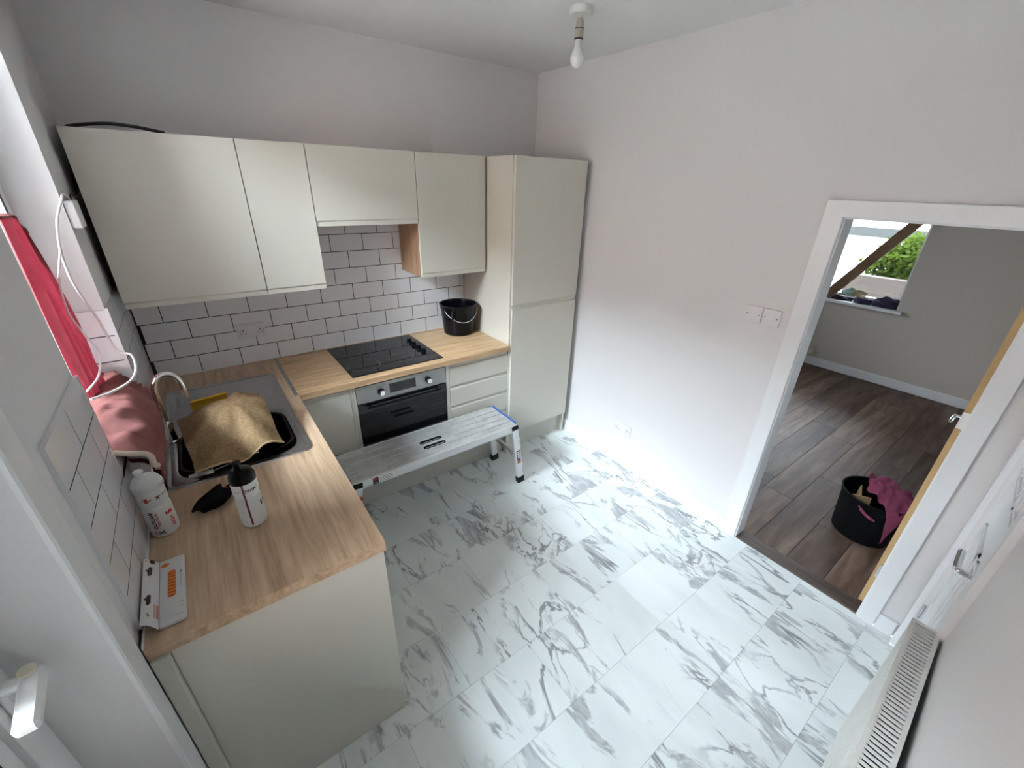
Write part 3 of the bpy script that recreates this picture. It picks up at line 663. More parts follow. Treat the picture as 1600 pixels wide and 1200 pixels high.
# tap
o = thing('mixer_tap', 'chrome swan neck mixer tap behind the sink', 'tap', (0.075, -0.80, 0.928))
bxp, byp = 0.078, -0.80
MB().lathe([(0, 0.929), (0.027, 0.929), (0.027, 0.935), (0.021, 0.939), (0.021, 1.02), (0.019, 1.024), (0, 1.024)], (bxp, byp, 0), 28).build('base', 'chrome', o, smooth=True)
pts = [(bxp, byp, 1.02), (bxp, byp, 1.15)]
for k in range(1, 15):
    a = PI - k / 14 * PI * 0.98
    pts.append((bxp + 0.045 + 0.045 * math.cos(a), byp + (1 + math.cos(a)) * 0.012, 1.15 + 0.075 * math.sin(a)))
pts += [(bxp + 0.091, byp + 0.024, 1.11), (bxp + 0.091, byp + 0.024, 1.10)]
MB().tube(smooth_path(pts, 3), 0.0115, 14).build('spout', 'chrome', o, smooth=True)
MB().tube([(bxp, byp + 0.018, 0.985), (bxp - 0.002, byp + 0.045, 0.992), (bxp - 0.004, byp + 0.075, 1.005)], [0.008, 0.006, 0.005]).build('lever', 'chrome', o, smooth=True)
# yellow sponge board
o = tag(origin_to(MB().obox((0.235, -0.632, 0.985), (0.985, 0.17, 0), (-0.166, 0.96, 0.22), (0.04, -0.22, 0.975), 0.145, 0.014, 0.085, 0.003).build('sponge_cloth', 'sponge_yellow'), (0.235, -0.62, 0.935)), 'flat yellow sponge leaning behind the brown towel', 'sponge')

# brown towel heap in the bowl
def towel(u, v):
    # u across x, v from far to near
    c00, c10, c11, c01 = Vector((0.105, -0.70)), Vector((0.425, -0.675)), Vector((0.452, -1.158)), Vector((0.150, -1.178))
    p = (c00 * (1 - u) + c10 * u) * (1 - v) + (c01 * (1 - u) + c11 * u) * v
    cx, cy = 0.325, -0.875
    dx, dy = (p.x - cx) / 0.20, (p.y - cy) / 0.26
    r = math.sqrt(dx * dx + dy * dy)
    z = 0.953 + 0.128 * math.exp(-(r ** 2.4) * 1.15)
    e = min(1.0, max(0.0, r - 0.2))
    ang = math.atan2(dy, dx)
    z += e * (0.017 * math.sin(ang * 5 + 1.0) + 0.012 * math.sin(ang * 9 + 0.7))
    z += 0.008 * noise.noise(Vector((u * 4, v * 4, 1.3))) + 0.003 * noise.noise(Vector((u * 15, v * 15, 2.0)))
    if v > 0.8: z += 0.010 * math.sin((v - 0.8) / 0.2 * PI) * (0.6 + 0.4 * math.sin(u * 12))
    w = 0.010 * noise.noise(Vector((u * 5 + 3, v * 3, 0)))
    return Vector((p.x + w, p.y + w * 0.6, max(z, 0.947)))
o = thing('brown_towel', 'tan brown towel heaped over the sink bowl', 'towel', (0.28, -0.93, 0.945))
MB().grid(towel, 60, 60, thick=0.006).build('cloth', 'towel_brown', o, smooth=True)
edge = [towel(u / 30, 1.0) + Vector((0, -0.001, 0.0)) for u in range(31)]
MB().tube(edge, 0.0042, 6).build('hem', 'cloth_hem', o, smooth=True)

# white-handled roller tool across the bowl edge
o = thing('paint_roller_frame', 'white handled thin metal rod tool lying along the sink edge', 'tool', (0.2, -1.17, 0.945))
MB().tube([(0.128, -1.158, 0.9455), (0.20, -1.163, 0.9475)], [0.0075, 0.0085], 14).build('handle', 'bottle_white', o, smooth=True)
MB().tube([(0.20, -1.163, 0.9475), (0.36, -1.128, 0.951)], 0.0018, 8).build('rod', 'chrome', o, smooth=True)
MB().cyl((0.199, -1.163, 0.9475), 0.0092, 0.003, axis='x').build('collar', 'cream_plastic', o, smooth=True)

# ================================================================ THINGS ON THE WORKTOP
def bottle_surface(cx, cy, prof):
    def rad(z):
        for (r0, z0), (r1, z1) in zip(prof, prof[1:]):
            if z0 <= z <= z1 and z1 > z0: return r0 + (r1 - r0) * (z - z0) / (z1 - z0)
        return prof[-1][0]
    return rad
BP = [(0.0, 0.0), (0.031, 0.0), (0.0355, 0.004), (0.0368, 0.012), (0.0368, 0.098), (0.0362, 0.106), (0.0328, 0.112), (0.0328, 0.117), (0.0362, 0.123), (0.0368, 0.13), (0.0368, 0.172), (0.0345, 0.1755)]
def bottle(name, label, cx, cy, zb, lid, phi):
    o = thing(name, label, 'bottle', (cx, cy, zb), 0, 'sports bottles on the worktop')
    MB().lathe(BP, (cx, cy, zb), 44).build('body', 'bottle_white', o, smooth=True)
    if lid == 'ribbed':
        m = MB().lathe([(0.0378, 0.172), (0.0385, 0.175), (0.0385, 0.190), (0.036, 0.196), (0.031, 0.205), (0.026, 0.209), (0.0, 0.2095)], (cx, cy, zb), 44)
        for k in range(44):
            a = 2 * PI * k / 44
            m.obox((cx + 0.0388 * math.cos(a), cy + 0.0388 * math.sin(a), zb + 0.182), (math.cos(a), math.sin(a), 0), (-math.sin(a), math.cos(a), 0), (0, 0, 1), 0.0014, 0.0022, 0.013)
        l = m.build('lid', 'lid_white', o, smooth=True)
        MB().lathe([(0.012, 0.2085), (0.010, 0.213), (0.0095, 0.224), (0.0125, 0.228), (0.0125, 0.233), (0.009, 0.236), (0, 0.236)], (cx - 0.008, cy, zb), 24).build('nozzle', 'lid_white', l, smooth=True)
    else:
        l = MB().lathe([(0.0375, 0.170), (0.0378, 0.176), (0.0370, 0.187), (0.033, 0.200), (0.026, 0.208), (0.014, 0.212), (0, 0.213)], (cx, cy, zb), 44).build('lid', 'black_plastic', o, smooth=True)
        MB().lathe([(0.014, 0.210), (0.011, 0.216), (0.0095, 0.228), (0.012, 0.231), (0.012, 0.237), (0.008, 0.240), (0, 0.240)], (cx - 0.004, cy, zb), 24).build('nozzle', 'black_plastic', l, smooth=True)
    return o
RAD = bottle_surface(0, 0, BP)
def on_bottle(cx, cy, zb, phi, th0, z0, up):
    def f(u, v):
        if up: th, z = th0 - v / 0.0368, z0 + u
        else: th, z = th0 + u / 0.0368, z0 + v
        r = RAD(z) + 0.0004; a = phi + th
        return (cx + r * math.cos(a), cy + r * math.sin(a), zb + z)
    return f
ph1 = math.atan2(-2.85 + 1.40, 0.33 - 0.056)
b1x, b1y, bz = 0.056, -1.398, 0.9255
b = bottle('sports_bottle', 'all white sports bottle with red and black lettering beside the wall tiles', b1x, b1y, bz, 'ribbed', ph1)
F = lambda th, z, up: on_bottle(b1x, b1y, bz, ph1, th, z, up)
text_mb('OUTLAW', 0.0150, F(-0.46, 0.069, True), 0.0006).build('lettering', 'print_black', b, normals=False)
text_mb('TRIATHLON', 0.0092, F(-0.20, 0.069, True), 0.0003).build('lettering', 'print_red', b, normals=False)
text_mb('X', 0.022, F(-0.13, 0.021, True), 0.0006).build('lettering', 'print_black', b, normals=False)
text_mb('O', 0.017, F(-0.54, 0.021, True), 0.0006).build('lettering', 'print_red', b, normals=False)
text_mb('HIGH', 0.0155, F(0.82, 0.045, True), 0.0006).build('lettering', 'print_red', b, normals=False)
text_mb('5', 0.026, F(0.86, 0.082, True), 0.0016).build('lettering', 'print_red', b, normals=False)
text_mb('5', 0.019, F(-0.50, 0.140, False), 0.0016).build('lettering', 'print_red', b, normals=False)
text_mb('~', 0.040, F(-0.50, 0.136, False), 0.001).build('lettering', 'print_red', b, normals=False)
text_mb('X', 0.015, F(0.28, 0.141, False), 0.0004).build('lettering', 'print_black', b, normals=False)
text_mb('o', 0.013, F(0.20, 0.146, False), 0.0004).build('lettering', 'print_red', b, normals=False)
text_mb('OUTLAW', 0.008, F(0.72, 0.147, False), 0.0002).build('lettering', 'print_black', b, normals=False)
b2x, b2y = 0.291, -1.512
ph2 = math.atan2(-2.85 + 1.512, 0.33 - 0.29)
b = bottle('sports_bottle', 'white sports bottle with black lid and maroon stripe, standing clear of the wall', b2x, b2y, bz, 'dome', ph2)
F = lambda th, z, up: on_bottle(b2x, b2y, bz, ph2, th, z, up)
g = F(-0.25, 0.0, False)
MB().grid(lambda u, v: Vector(g((u - 0.5) * 0.0055, 0.013 + v * 0.157)), 3, 40).build('stripe', 'print_maroon', b, normals=False)
text_mb('SWIM', 0.0138, F(0.31, 0.141, False), 0.0004).build('lettering', 'print_black', b, normals=False)
text_mb("'", 0.0165, F(0.88, 0.142, False), 0.0).build('lettering', 'print_grey', b, normals=False)
text_mb('9 &', 0.010, F(-0.72, 0.143, False), 0.0).build('lettering', 'print_grey', b, normals=False)
text_mb('U', 0.024, F(1.06, 0.072, False), 0.002).build('lettering', 'print_black', b, normals=False)

# black fabric pouch
o = thing('fabric_pouch', 'black fabric pouch with red band lying behind the black-lidded bottle', 'pouch', (0.2, -1.34, 0.925))
pp = smooth_path([(0.140, -1.362, 0.938), (0.152, -1.368, 0.948), (0.175, -1.365, 0.952), (0.205, -1.345, 0.951), (0.222, -1.328, 0.948), (0.234, -1.318, 0.946), (0.25, -1.303, 0.944), (0.262, -1.292, 0.940)], 4)
rr = []
for i, p in enumerate(pp):
    t = i / (len(pp) - 1); rr.append(0.008 + 0.024 * math.sin(min(1, t / 0.42) * PI / 2) * (1 if t < 0.5 else max(0.32, 1 - (t - 0.5) * 2.4)))
m = MB().tube(pp, rr, 16)
for v in m.bm.verts:
    k = 0.015 * noise.noise(v.co * 42)
    v.co += Vector((k, k, k * 0.7)); v.co.z = max(v.co.z, 0.9262)
m.build('cloth', 'black_fabric', o, smooth=True)
MB().tube([(0.2265, -1.3245, 0.9475), (0.231, -1.3205, 0.9468)], 0.0165, 16).build('band', 'print_red', o, smooth=True)

# opened cardboard package
o = thing('packaging_card', 'opened white packaging sleeve with orange print against the tiles', 'packaging', (0.05, -1.68, 0.9255))
MB().box(0.043, 0.099, -1.802, -1.560, 0.9255, 0.938, bev=0.0018).build('box', 'card_white', o)
def flap(u, v):
    x = 0.0425 - u * 0.028; y = -1.560 - v * 0.246 + 0.004 * u
    return Vector((x, y, 0.9365 + 0.030 * u + 0.010 * math.sin(u * PI) * (0.25 + 0.75 * v)))
fl = MB().grid(flap, 8, 10, thick=0.0012).build('flap', 'card_white', o, smooth=True)
zt = 0.9384
def decal(pts, m, nm='print', z=zt, par=o): MB().poly([(x, y, z) for x, y in pts]).build(nm, m, par, normals=False)
decal(rrect(0.0615, 0.0795, -1.716, -1.612, 0.0085), 'print_orange')
for k in range(8):
    yy = -1.622 - k * 0.0122
    decal([(0.0615, yy), (0.0795, yy - 0.003), (0.0795, yy - 0.006), (0.0615, yy - 0.0045)], 'print_dark_orange', z=zt + 0.0001)
decal([(0.056 + 0.0095 * math.cos(t / 12 * PI), -1.583 + 0.008 * math.sin(t / 12 * PI)) for t in range(24)], 'print_orange')
decal([(0.0905, -1.618), (0.0915, -1.618), (0.0915, -1.69), (0.0905, -1.69)], 'print_grey')
decal([(0.089, -1.628), (0.0935, -1.628), (0.0935, -1.632), (0.089, -1.632)], 'print_black')
for q in (-1.745, -1.758): decal([(0.085, q), (0.094, q - 0.001), (0.094, q - 0.0022), (0.085, q - 0.0012)], 'print_grey')
decal([(0.072, -1.783), (0.095, -1.7845), (0.095, -1.7855), (0.072, -1.784)], 'print_grey')
def fdecal(pts, m):
    MB().poly([flap(u, v) + Vector((0.0004, 0, 0.0016)) for u, v in pts]).build('print', m, o, normals=False)
for v0 in (0.13, 0.58):
    fdecal([(0.42, v0), (0.42, v0 + 0.12), (0.55, v0 + 0.155), (0.68, v0 + 0.15), (0.68, v0 + 0.09), (0.82, v0 + 0.09), (0.82, v0 + 0.06), (0.68, v0 + 0.055), (0.66, v0 + 0.02), (0.55, v0)], 'print_brown')
fdecal([(0.44 + 0.17 * math.cos(t / 10 * PI), 0.035 + 0.038 * math.sin(t / 10 * PI)) for t in range(20)], 'print_brown')
fdecal([(0.62, 0.86), (0.5, 0.83), (0.5, 0.86), (0.4, 0.87), (0.5, 0.885), (0.52, 0.91)], 'print_grey')
for cidx, um in ((0, 0.17), (1, 0.03)):
    for k in range(9):
        v0 = 0.70 + k * 0.021
        fdecal([(um, v0), (um + 0.085, v0), (um + 0.085, v0 + 0.013), (um, v0 + 0.013)], 'print_orange' if cidx == 0 else 'print_red')
fdecal([(0.80, 0.03), (0.90, 0.03), (0.90, 0.05), (0.80, 0.05)], 'print_orange')

# black bucket on the worktop
def bucket(name, label, cx, cy, z, r0, r1, h, bail=True, par_cat='bucket', bm_='black_plastic'):
    o = thing(name, label, par_cat, (cx, cy, z))
    MB().lathe([(0, z), (r0 - 0.008, z), (r0, z + 0.006), (r1 - 0.006, z + h - 0.03), (r1 - 0.001, z + h - 0.028), (r1 + 0.001, z + h - 0.006), (r1 + 0.004, z + h - 0.002), (r1 + 0.002, z + h), (r1 - 0.006, z + h - 0.001), (r1 - 0.010, z + h - 0.02), (r0 - 0.003, z + 0.01), (0, z + 0.008)], (cx, cy, 0), 48).build('tub', bm_, o, smooth=True)
    return o
bk = bucket('bucket', 'black plastic builders bucket with wire handle on the worktop', 1.838, -0.172, 0.9255, 0.112, 0.138, 0.225)
pts = []
for k in range(21):
    t = k / 20; a = math.radians(-100 - 62) + t * math.radians(124)      # bail hanging across the side facing the room
    rr_ = 0.1445 - 0.012 * math.sin(t * PI)
    pts.append((1.838 + rr_ * math.cos(a), -0.172 + rr_ * math.sin(a), 1.118 - 0.082 * math.sin(t * PI) ** 0.8))
MB().tube(pts, 0.0021, 8).build('wire_handle', 'aluminium_bright', bk, smooth=True)
MB().box(1.715, 1.727, -0.30, -0.285, 1.04, 1.13, bev=0.003).build('spout_rib', 'black_plastic', bk)

# ================================================================ WORK PLATFORM
o = thing('work_platform', 'low folding aluminium hop-up platform in front of the oven', 'platform', (1.3, -0.75, 0))
X0, X1, Y0, Y1, ZD = 0.722, 1.826, -0.962, -0.648, 0.50
n = 5; wdt = (Y1 - Y0 - 0.02) / n
for i in range(n):
    a = Y0 + 0.01 + i * wdt
    if i in (1, 2):          # planks with hand slots
        s0, s1 = (1.183, 1.33)
        ym = a + wdt / 2
        m = MB().box(X0 + 0.004, s0, a + 0.0012, a + wdt - 0.0042, ZD - 0.006, ZD, bev=0.001).box(s1, X1 - 0.01, a + 0.0012, a + wdt - 0.0042, ZD - 0.006, ZD, bev=0.001)
        m.box(s0, s1, a + 0.0012, ym - 0.014, ZD - 0.006, ZD).box(s0, s1, ym + 0.014, a + wdt - 0.0012, ZD - 0.006, ZD)
        pk = m.build('deck_plank', 'aluminium', o)
        R1 = rrect(s0, s1, ym - 0.016, ym + 0.016, 0.0155); R2 = rrect(s0 + 0.006, s1 - 0.006, ym - 0.0095, ym + 0.0095, 0.009)
        loft(MB(), [(R1, ZD + 0.0002), (R1, ZD + 0.0012), (R2, ZD + 0.0012), (R2, ZD - 0.012)], cap1=False).build('slot_rim', 'black_plastic', pk)
        loft(MB(), [(R2, ZD - 0.012)], cap1=True).build('slot_bottom', 'aluminium_bright', pk)
    else:
        MB().box(X0 + 0.004, X1 - 0.01, a + 0.0012, a + wdt - 0.0042, ZD - 0.006, ZD, bev=0.001).build('deck_plank', 'aluminium', o)
    MB().box(X0 + 0.004, X1 - 0.01, a - 0.0022, a + 0.0014, ZD - 0.004, ZD + 0.0028).build('deck_ridge', 'aluminium_bright', o)
MB().box(X0, X1 - 0.006, Y0, Y0 + 0.010, ZD - 0.052, ZD, bev=0.002).box(X0, X1 - 0.006, Y0, Y0 + 0.03, ZD - 0.052, ZD - 0.048).build('side_rail', 'aluminium_bright', o)
MB().box(X0, X1 - 0.006, Y1 - 0.010, Y1, ZD - 0.052, ZD, bev=0.002).build('side_rail', 'aluminium_bright', o)
MB().box(X0 + 0.004, X1 - 0.01, Y0 + 0.0105, Y1 - 0.0105, ZD - 0.012, ZD - 0.0085).build('deck_underside', 'aluminium', o)
MB().box(X1 - 0.0095, X1 + 0.008, Y0 + 0.035, Y1 - 0.001, ZD - 0.03, ZD + 0.002, bev=0.002).build('end_trim', 'blue_plastic', o)
MB().box(X0 - 0.004, X0 + 0.003, Y0 + 0.035, Y1 - 0.001, ZD - 0.03, ZD + 0.002, bev=0.002).build('end_trim', 'blue_plastic', o)
for sx, tx, fx in ((-1, 0.752, 0.70), (1, 1.796, 1.868)):
    feet = []
    for sy, ty, fy in ((-1, Y0 + 0.006, Y0 + 0.012), (1, Y1 - 0.006, Y1 + 0.028)):
        top = Vector((tx, ty, ZD - 0.01)); ft = Vector((fx, fy, 0.035))
        lg = MB().bar(top, ft, 0.046, 0.026, up=(0, 1, 0), bev=0.002).build('leg', 'aluminium_bright', o)
        MB().bar(ft + (top - ft).normalized() * 0.015, Vector((fx + sx * 0.004, fy, 0.0)), 0.056, 0.036, up=(0, 1, 0), bev=0.003).build('rubber_foot', 'rubber', lg)
        MB().bar(top + Vector((0, 0, 0.006)), top + (ft - top) * 0.05, 0.05, 0.032, up=(0, 1, 0), bev=0.003).build('hinge_cap', 'black_plastic', lg)
        for fr in (0.22, 0.36, 0.74):
            p = top + (ft - top) * fr
            MB().obox(p + Vector((sx * 0.026, 0, 0)), (1, 0, 0), (0, 1, 0), (0, 0, 1), 0.012, 0.03, 0.02, 0.003).build('clip', 'aluminium_bright', lg)
        feet.append((top, ft))
        if sx == 1 and sy == -1:
            d_ = (ft - top).normalized(); nrm = Vector((0, -1, 0)); sd = d_.cross(nrm).normalized()
            if sd.x < 0: sd = -sd
            p = top + (ft - top) * 0.56; nn = sd.cross(d_); nn = nn if nn.y < 0 else -nn
            base = p + nn * 0.0136
            st = MB().obox(base, sd, d_, nn, 0.028, 0.115, 0.0008).build('sticker', 'print_black', lg)
            MB().obox(base + d_ * 0.04 + nn * 0.0006, sd, d_, nn, 0.024, 0.03, 0.0006).build('sticker', 'print_orange', lg)
            for q in range(4): MB().obox(base - d_ * (0.042 - q * 0.016) + nn * 0.0006, sd, d_, nn, 0.018, 0.010, 0.0006).build('sticker', 'paper_white', lg)
            for q in range(2): MB().obox(base + d_ * (0.034 + q * 0.012) + nn * 0.001, sd, d_, nn, 0.016, 0.006, 0.0006).build('sticker', 'print_black', lg)
        if sx == -1 and sy == -1:
            p = top + (ft - top) * 0.2
            MB().lathe([(0.004, 0), (0.012, 0), (0.012, -0.004), (0.004, -0.004)], (p.x + 0.012, p.y - 0.014, p.z), 20, 'y').build('release_knob', 'red_plastic', lg, smooth=True)
    a, bq = feet[0][0] + (feet[0][1] - feet[0][0]) * 0.55, feet[1][0] + (feet[1][1] - feet[1][0]) * 0.55
    MB().bar(a, bq, 0.02, 0.03, bev=0.002).build('cross_brace', 'aluminium', o)
yl = Y0 - 0.0006
MB().box(0.831, 0.863, yl, yl + 0.0005, ZD - 0.047, ZD - 0.006).build('warning_label', 'print_black', o)
MB().box(0.835, 0.859, yl - 0.0004, yl, ZD - 0.022, ZD - 0.012).build('warning_label', 'print_red', o)
MB().box(0.835, 0.859, yl - 0.0004, yl, ZD - 0.040, ZD - 0.034).build('warning_label', 'print_grey', o)
MB().box(0.865, 0.955, yl, yl + 0.0005, ZD - 0.047, ZD - 0.006).build('warning_label', 'paper_white', o)
m = MB()
for r in range(4):
    x = 0.870
    while x < 0.945:
        wl_ = random.uniform(0.006, 0.02); m.box(x, min(x + wl_, 0.951), yl - 0.0003, yl, ZD - 0.0165 - r * 0.009, ZD - 0.013 - r * 0.009); x += wl_ + 0.005
m.build('warning_print', 'print_grey', o)

# ================================================================ WALL FITTINGS
def plate_frame(c, axis):        # returns map (u right, v up, w out) for a wall fitting at c
    if axis == 'back': return lambda u, v, w: (c[0] + u, c[1] - w, c[2] + v)
    return lambda u, v, w: (c[0] - w, c[1] - u, c[2] + v)
def pbox(m, f, u0, u1, v0, v1, w0, w1, bev=0.0):
    a, b = f(u0, v0, w0), f(u1, v1, w1)
    return m.box(min(a[0], b[0]), max(a[0], b[0]), min(a[1], b[1]), max(a[1], b[1]), min(a[2], b[2]), max(a[2], b[2]), bev=bev)
def double_socket(label, c, axis):
    o = thing('double_socket', label, 'socket', c, 0, 'double wall sockets')
    f = plate_frame(c, axis)
    pbox(MB(), f, -0.0735, 0.0735, -0.0435, 0.0435, 0.0002, 0.010, 0.0025).build('faceplate', 'socket_plastic', o)
    for s in (-1, 1):
        pbox(MB(), f, s * 0.0115 - 0.0085, s * 0.0115 + 0.0085, 0.008, 0.028, 0.010, 0.0125, 0.001).build('rocker_switch', 'white_plastic', o)
        m = MB(); pbox(m, f, s * 0.044 - 0.0025, s * 0.044 + 0.0025, -0.001, 0.009, 0.0099, 0.0104); pbox(m, f, s * 0.044 - 0.0145, s * 0.044 - 0.0075, -0.017, -0.012, 0.0099, 0.0104); pbox(m, f, s * 0.044 + 0.0075, s * 0.044 + 0.0145, -0.017, -0.012, 0.0099, 0.0104)
        m.build('pin_hole', 'print_black', o)
        pbox(MB(), f, s * 0.060 - 0.003, s * 0.060 + 0.003, -0.003, 0.003, 0.0099, 0.0106).build('screw', 'steel', o)
double_socket('white double socket on the metro tiles above the sink drainer', (0.512, -0.0101, 1.126), 'back')
double_socket('white double socket low on the bright wall above the skirting', (RX, -1.203, 0.308), 'right')
def single_plate(name, label, c, switch):
    o = thing(name, label, 'switch plate', c, 0, 'plates beside the doorway'); f = plate_frame(c, 'right')
    pbox(MB(), f, -0.043, 0.043, -0.043, 0.043, 0.0002, 0.009 if not switch else 0.011, 0.0022).build('faceplate', 'socket_plastic', o)
    for s in (-1, 1): pbox(MB(), f, s * 0.030 - 0.003, s * 0.030 + 0.003, -0.003, 0.003, 0.0089, 0.0118 if switch else 0.0096).build('screw', 'steel', o)
    if switch: pbox(MB(), f, -0.006, 0.006, -0.011, 0.011, 0.011, 0.0145, 0.001).build('rocker_switch', 'white_plastic', o)
single_plate('blank_plate', 'white blanking plate, left of the light switch', (RX, -1.893, 1.371), False)
single_plate('light_switch', 'white light switch with one small rocker beside the doorway', (RX, -1.983, 1.371), True)
o = thing('mains_socket', 'small white socket above the skirting in the next room', 'socket', (FX, -1.13, 0.17))
f = plate_frame((FX, -1.13, 0.17), 'right')
pbox(MB(), f, -0.0735, 0.0735, -0.0435, 0.0435, 0.0002, 0.03, 0.003).build('faceplate', 'cream_plastic', o)
for s in (-1, 1): pbox(MB(), f, s * 0.03 - 0.018, s * 0.03 + 0.018, -0.02, 0.02, 0.03, 0.033).build('socket_module', 'socket_plastic', o)

# junction box + cables by the window
o = thing('junction_box', 'small white cable box on the wall beside the sink window', 'junction box', (0.014, -0.50, 1.81))
MB().box(0.0, 0.030, -0.575, -0.475, 1.765, 1.858, bev=0.003).build('box', 'white_plastic', o)
MB().tube(smooth_path([(0.012, -0.50, 1.858), (0.012, -0.52, 1.875), (0.006, -0.56, 1.878), (0.004, -0.592, 1.862), (-0.022, -0.625, 1.80), (-0.044, -0.64, 1.70), (-0.045, -0.66, 1.60), (-0.03, -0.68, 1.52), (-0.012, -0.70, 1.455), (0.0, -0.74, 1.40), (0.022, -0.80, 1.35), (0.056, -0.82, 1.335), (0.062, -0.87, 1.30), (0.045, -0.93, 1.275), (-0.005, -1.0, 1.27), (-0.05, -1.06, 1.28)], 6), 0.0042, 10).build('cable', 'cable_white', o, smooth=True)
MB().tube(smooth_path([(-0.044, -0.64, 1.70), (-0.07, -0.70, 1.60), (-0.072, -0.75, 1.50), (-0.05, -0.78, 1.42), (-0.03, -0.80, 1.36), (-0.045, -0.86, 1.29), (-0.08, -0.92, 1.26)], 6), 0.0036, 8).build('cable', 'cable_white', o, smooth=True)
o = tag(origin_to(MB().tube(smooth_path([(0.012, -0.499, 1.862), (0.014, -0.44, 1.872), (0.014, -0.35, 1.873), (0.014, -0.28, 1.885), (0.016, -0.22, 1.93), (0.02, -0.15, 2.04), (0.035, -0.10, 2.118), (0.06, -0.20, 2.121), (0.10, -0.28, 2.123), (0.18, -0.30, 2.132), (0.26, -0.29, 2.130), (0.36, -0.24, 2.118)], 6), 0.0065, 8).build('power_cable', 'cable_black', smooth=True), (0.1, -0.3, 1.86)), 'black power cable running behind and over the widest wall cabinet', 'cable')

# ceiling lamp
o = thing('ceiling_lamp', 'bare white bulb hanging from a round ceiling rose', 'lamp', (1.995, -1.085, H))
cx, cy = 1.995, -1.085
MB().lathe([(0, H), (0.050, H - 0.0005), (0.050, H - 0.022), (0.046, H - 0.028), (0.012, H - 0.030), (0, H - 0.030)], (cx, cy, 0), 36).build('ceiling_rose', 'rose_white', o, smooth=True)
MB().lathe([(0.005, H - 0.028), (0.005, H - 0.045), (0, H - 0.045)], (cx, cy, 0), 12).build('cord', 'rose_white', o, smooth=True)
MB().lathe([(0, H - 0.036), (0.012, H - 0.038), (0.0175, H - 0.052), (0.0178, H - 0.075), (0.0195, H - 0.079), (0.0195, H - 0.112), (0, H - 0.112)], (cx, cy, 0), 28).build('lampholder', 'holder_beige', o, smooth=True)
MB().lathe([(0.0188, H - 0.0745), (0.0202, H - 0.0765), (0.0188, H - 0.0785)], (cx, cy, 0), 28).lathe([(0.0185, H - 0.109), (0.0208, H - 0.113), (0.0185, H - 0.117)], (cx, cy, 0), 28).build('ring', 'rubber', o, smooth=True)
bl = MB().lathe([(0.0145, H - 0.110), (0.0155, H - 0.122), (0.0165, H - 0.126), (0.018, H - 0.145), (0.023, H - 0.156)], (cx, cy, 0), 28).build('bulb_collar', 'rose_white', o, smooth=True)
MB().lathe([(0.023, H - 0.156), (0.029, H - 0.168), (0.0325, H - 0.182), (0.0325, H - 0.192), (0.029, H - 0.206), (0.021, H - 0.217), (0.010, H - 0.2225), (0, H - 0.2235)], (cx, cy, 0), 32).build('bulb', 'bulb_glass', o, smooth=True)

# radiator
o = thing('radiator', 'cream panel radiator with slotted top grille on the near wall', 'radiator', (1.4, -2.98, 0.2))
xe, xs, sl = 1.835, 0.45, 0.03
ry = lambda x: -2.927 - sl * (xe - x)
def rbox(mb, x0, x1, o0, o1, z0, z1):
    mb.prism([(x0, ry(x0) + o0), (x1, ry(x1) + o0), (x1, ry(x1) + o1), (x0, ry(x0) + o1)], z0, z1, 'z'); return mb
zr0, zr1 = 0.2, 0.795
m = MB(); k = xs
prof = []
x = xs
while x < xe - 0.001:       # pressed front panel with shallow vertical flutes
    rbox(m, x, min(x + 0.030, xe), -0.008, 0.004, zr0 + 0.03, zr1 - 0.03); rbox(m, x + 0.030, min(x + 0.0375, xe), -0.008, 0.0, zr0 + 0.03, zr1 - 0.03) if x + 0.030 < xe else None
    x += 0.0375
rbox(m, xs, xe, -0.008, 0.004, zr0, zr0 + 0.03); rbox(m, xs, xe, -0.008, 0.004, zr1 - 0.03, zr1 - 0.006)
m.build('front_panel', 'radiator_paint', o)
rbox(MB(), xs, xe, -0.058, -0.050, zr0, zr1 - 0.006).build('back_panel', 'radiator_paint', o)
rbox(MB(), xs, xe, -0.049, -0.009, zr0 + 0.02, zr1 - 0.06).build('convector', 'void_shade', o)  # solid block coloured dark for the shade between the panels
for a, b in ((xs - 0.002, xs), (xe, xe + 0.002)): rbox(MB(), a, b, -0.058, 0.004, zr0 + 0.01, zr1).build('end_cover', 'radiator_paint', o)
m = MB(); rbox(m, xs, xe, -0.004, 0.006, zr1 - 0.006, zr1); rbox(m, xs, xe, -0.060, -0.050, zr1 - 0.006, zr1); rbox(m, xe - 0.012, xe, -0.050, -0.004, zr1 - 0.006, zr1)
gr = m.build('top_grille', 'radiator_paint', o)
x = xe - 0.012; sh = None
nsl = int((xe - 0.012 - xs) / 0.0148)
for i in range(nsl):
    x = xe - 0.012 - (i + 1) * 0.0148
    if sh is None or True:
        s = rbox(MB(), x, x + 0.0066, -0.050, -0.004, zr1 - 0.005, zr1).build('grille_slat', 'radiator_paint', gr)
for xx in (0.7, 1.55): rbox(MB(), xx, xx + 0.03, fw(xx) - ry(xx) + 0.001, -0.0585, 0.3, 0.7).build('wall_bracket', 'steel', o)

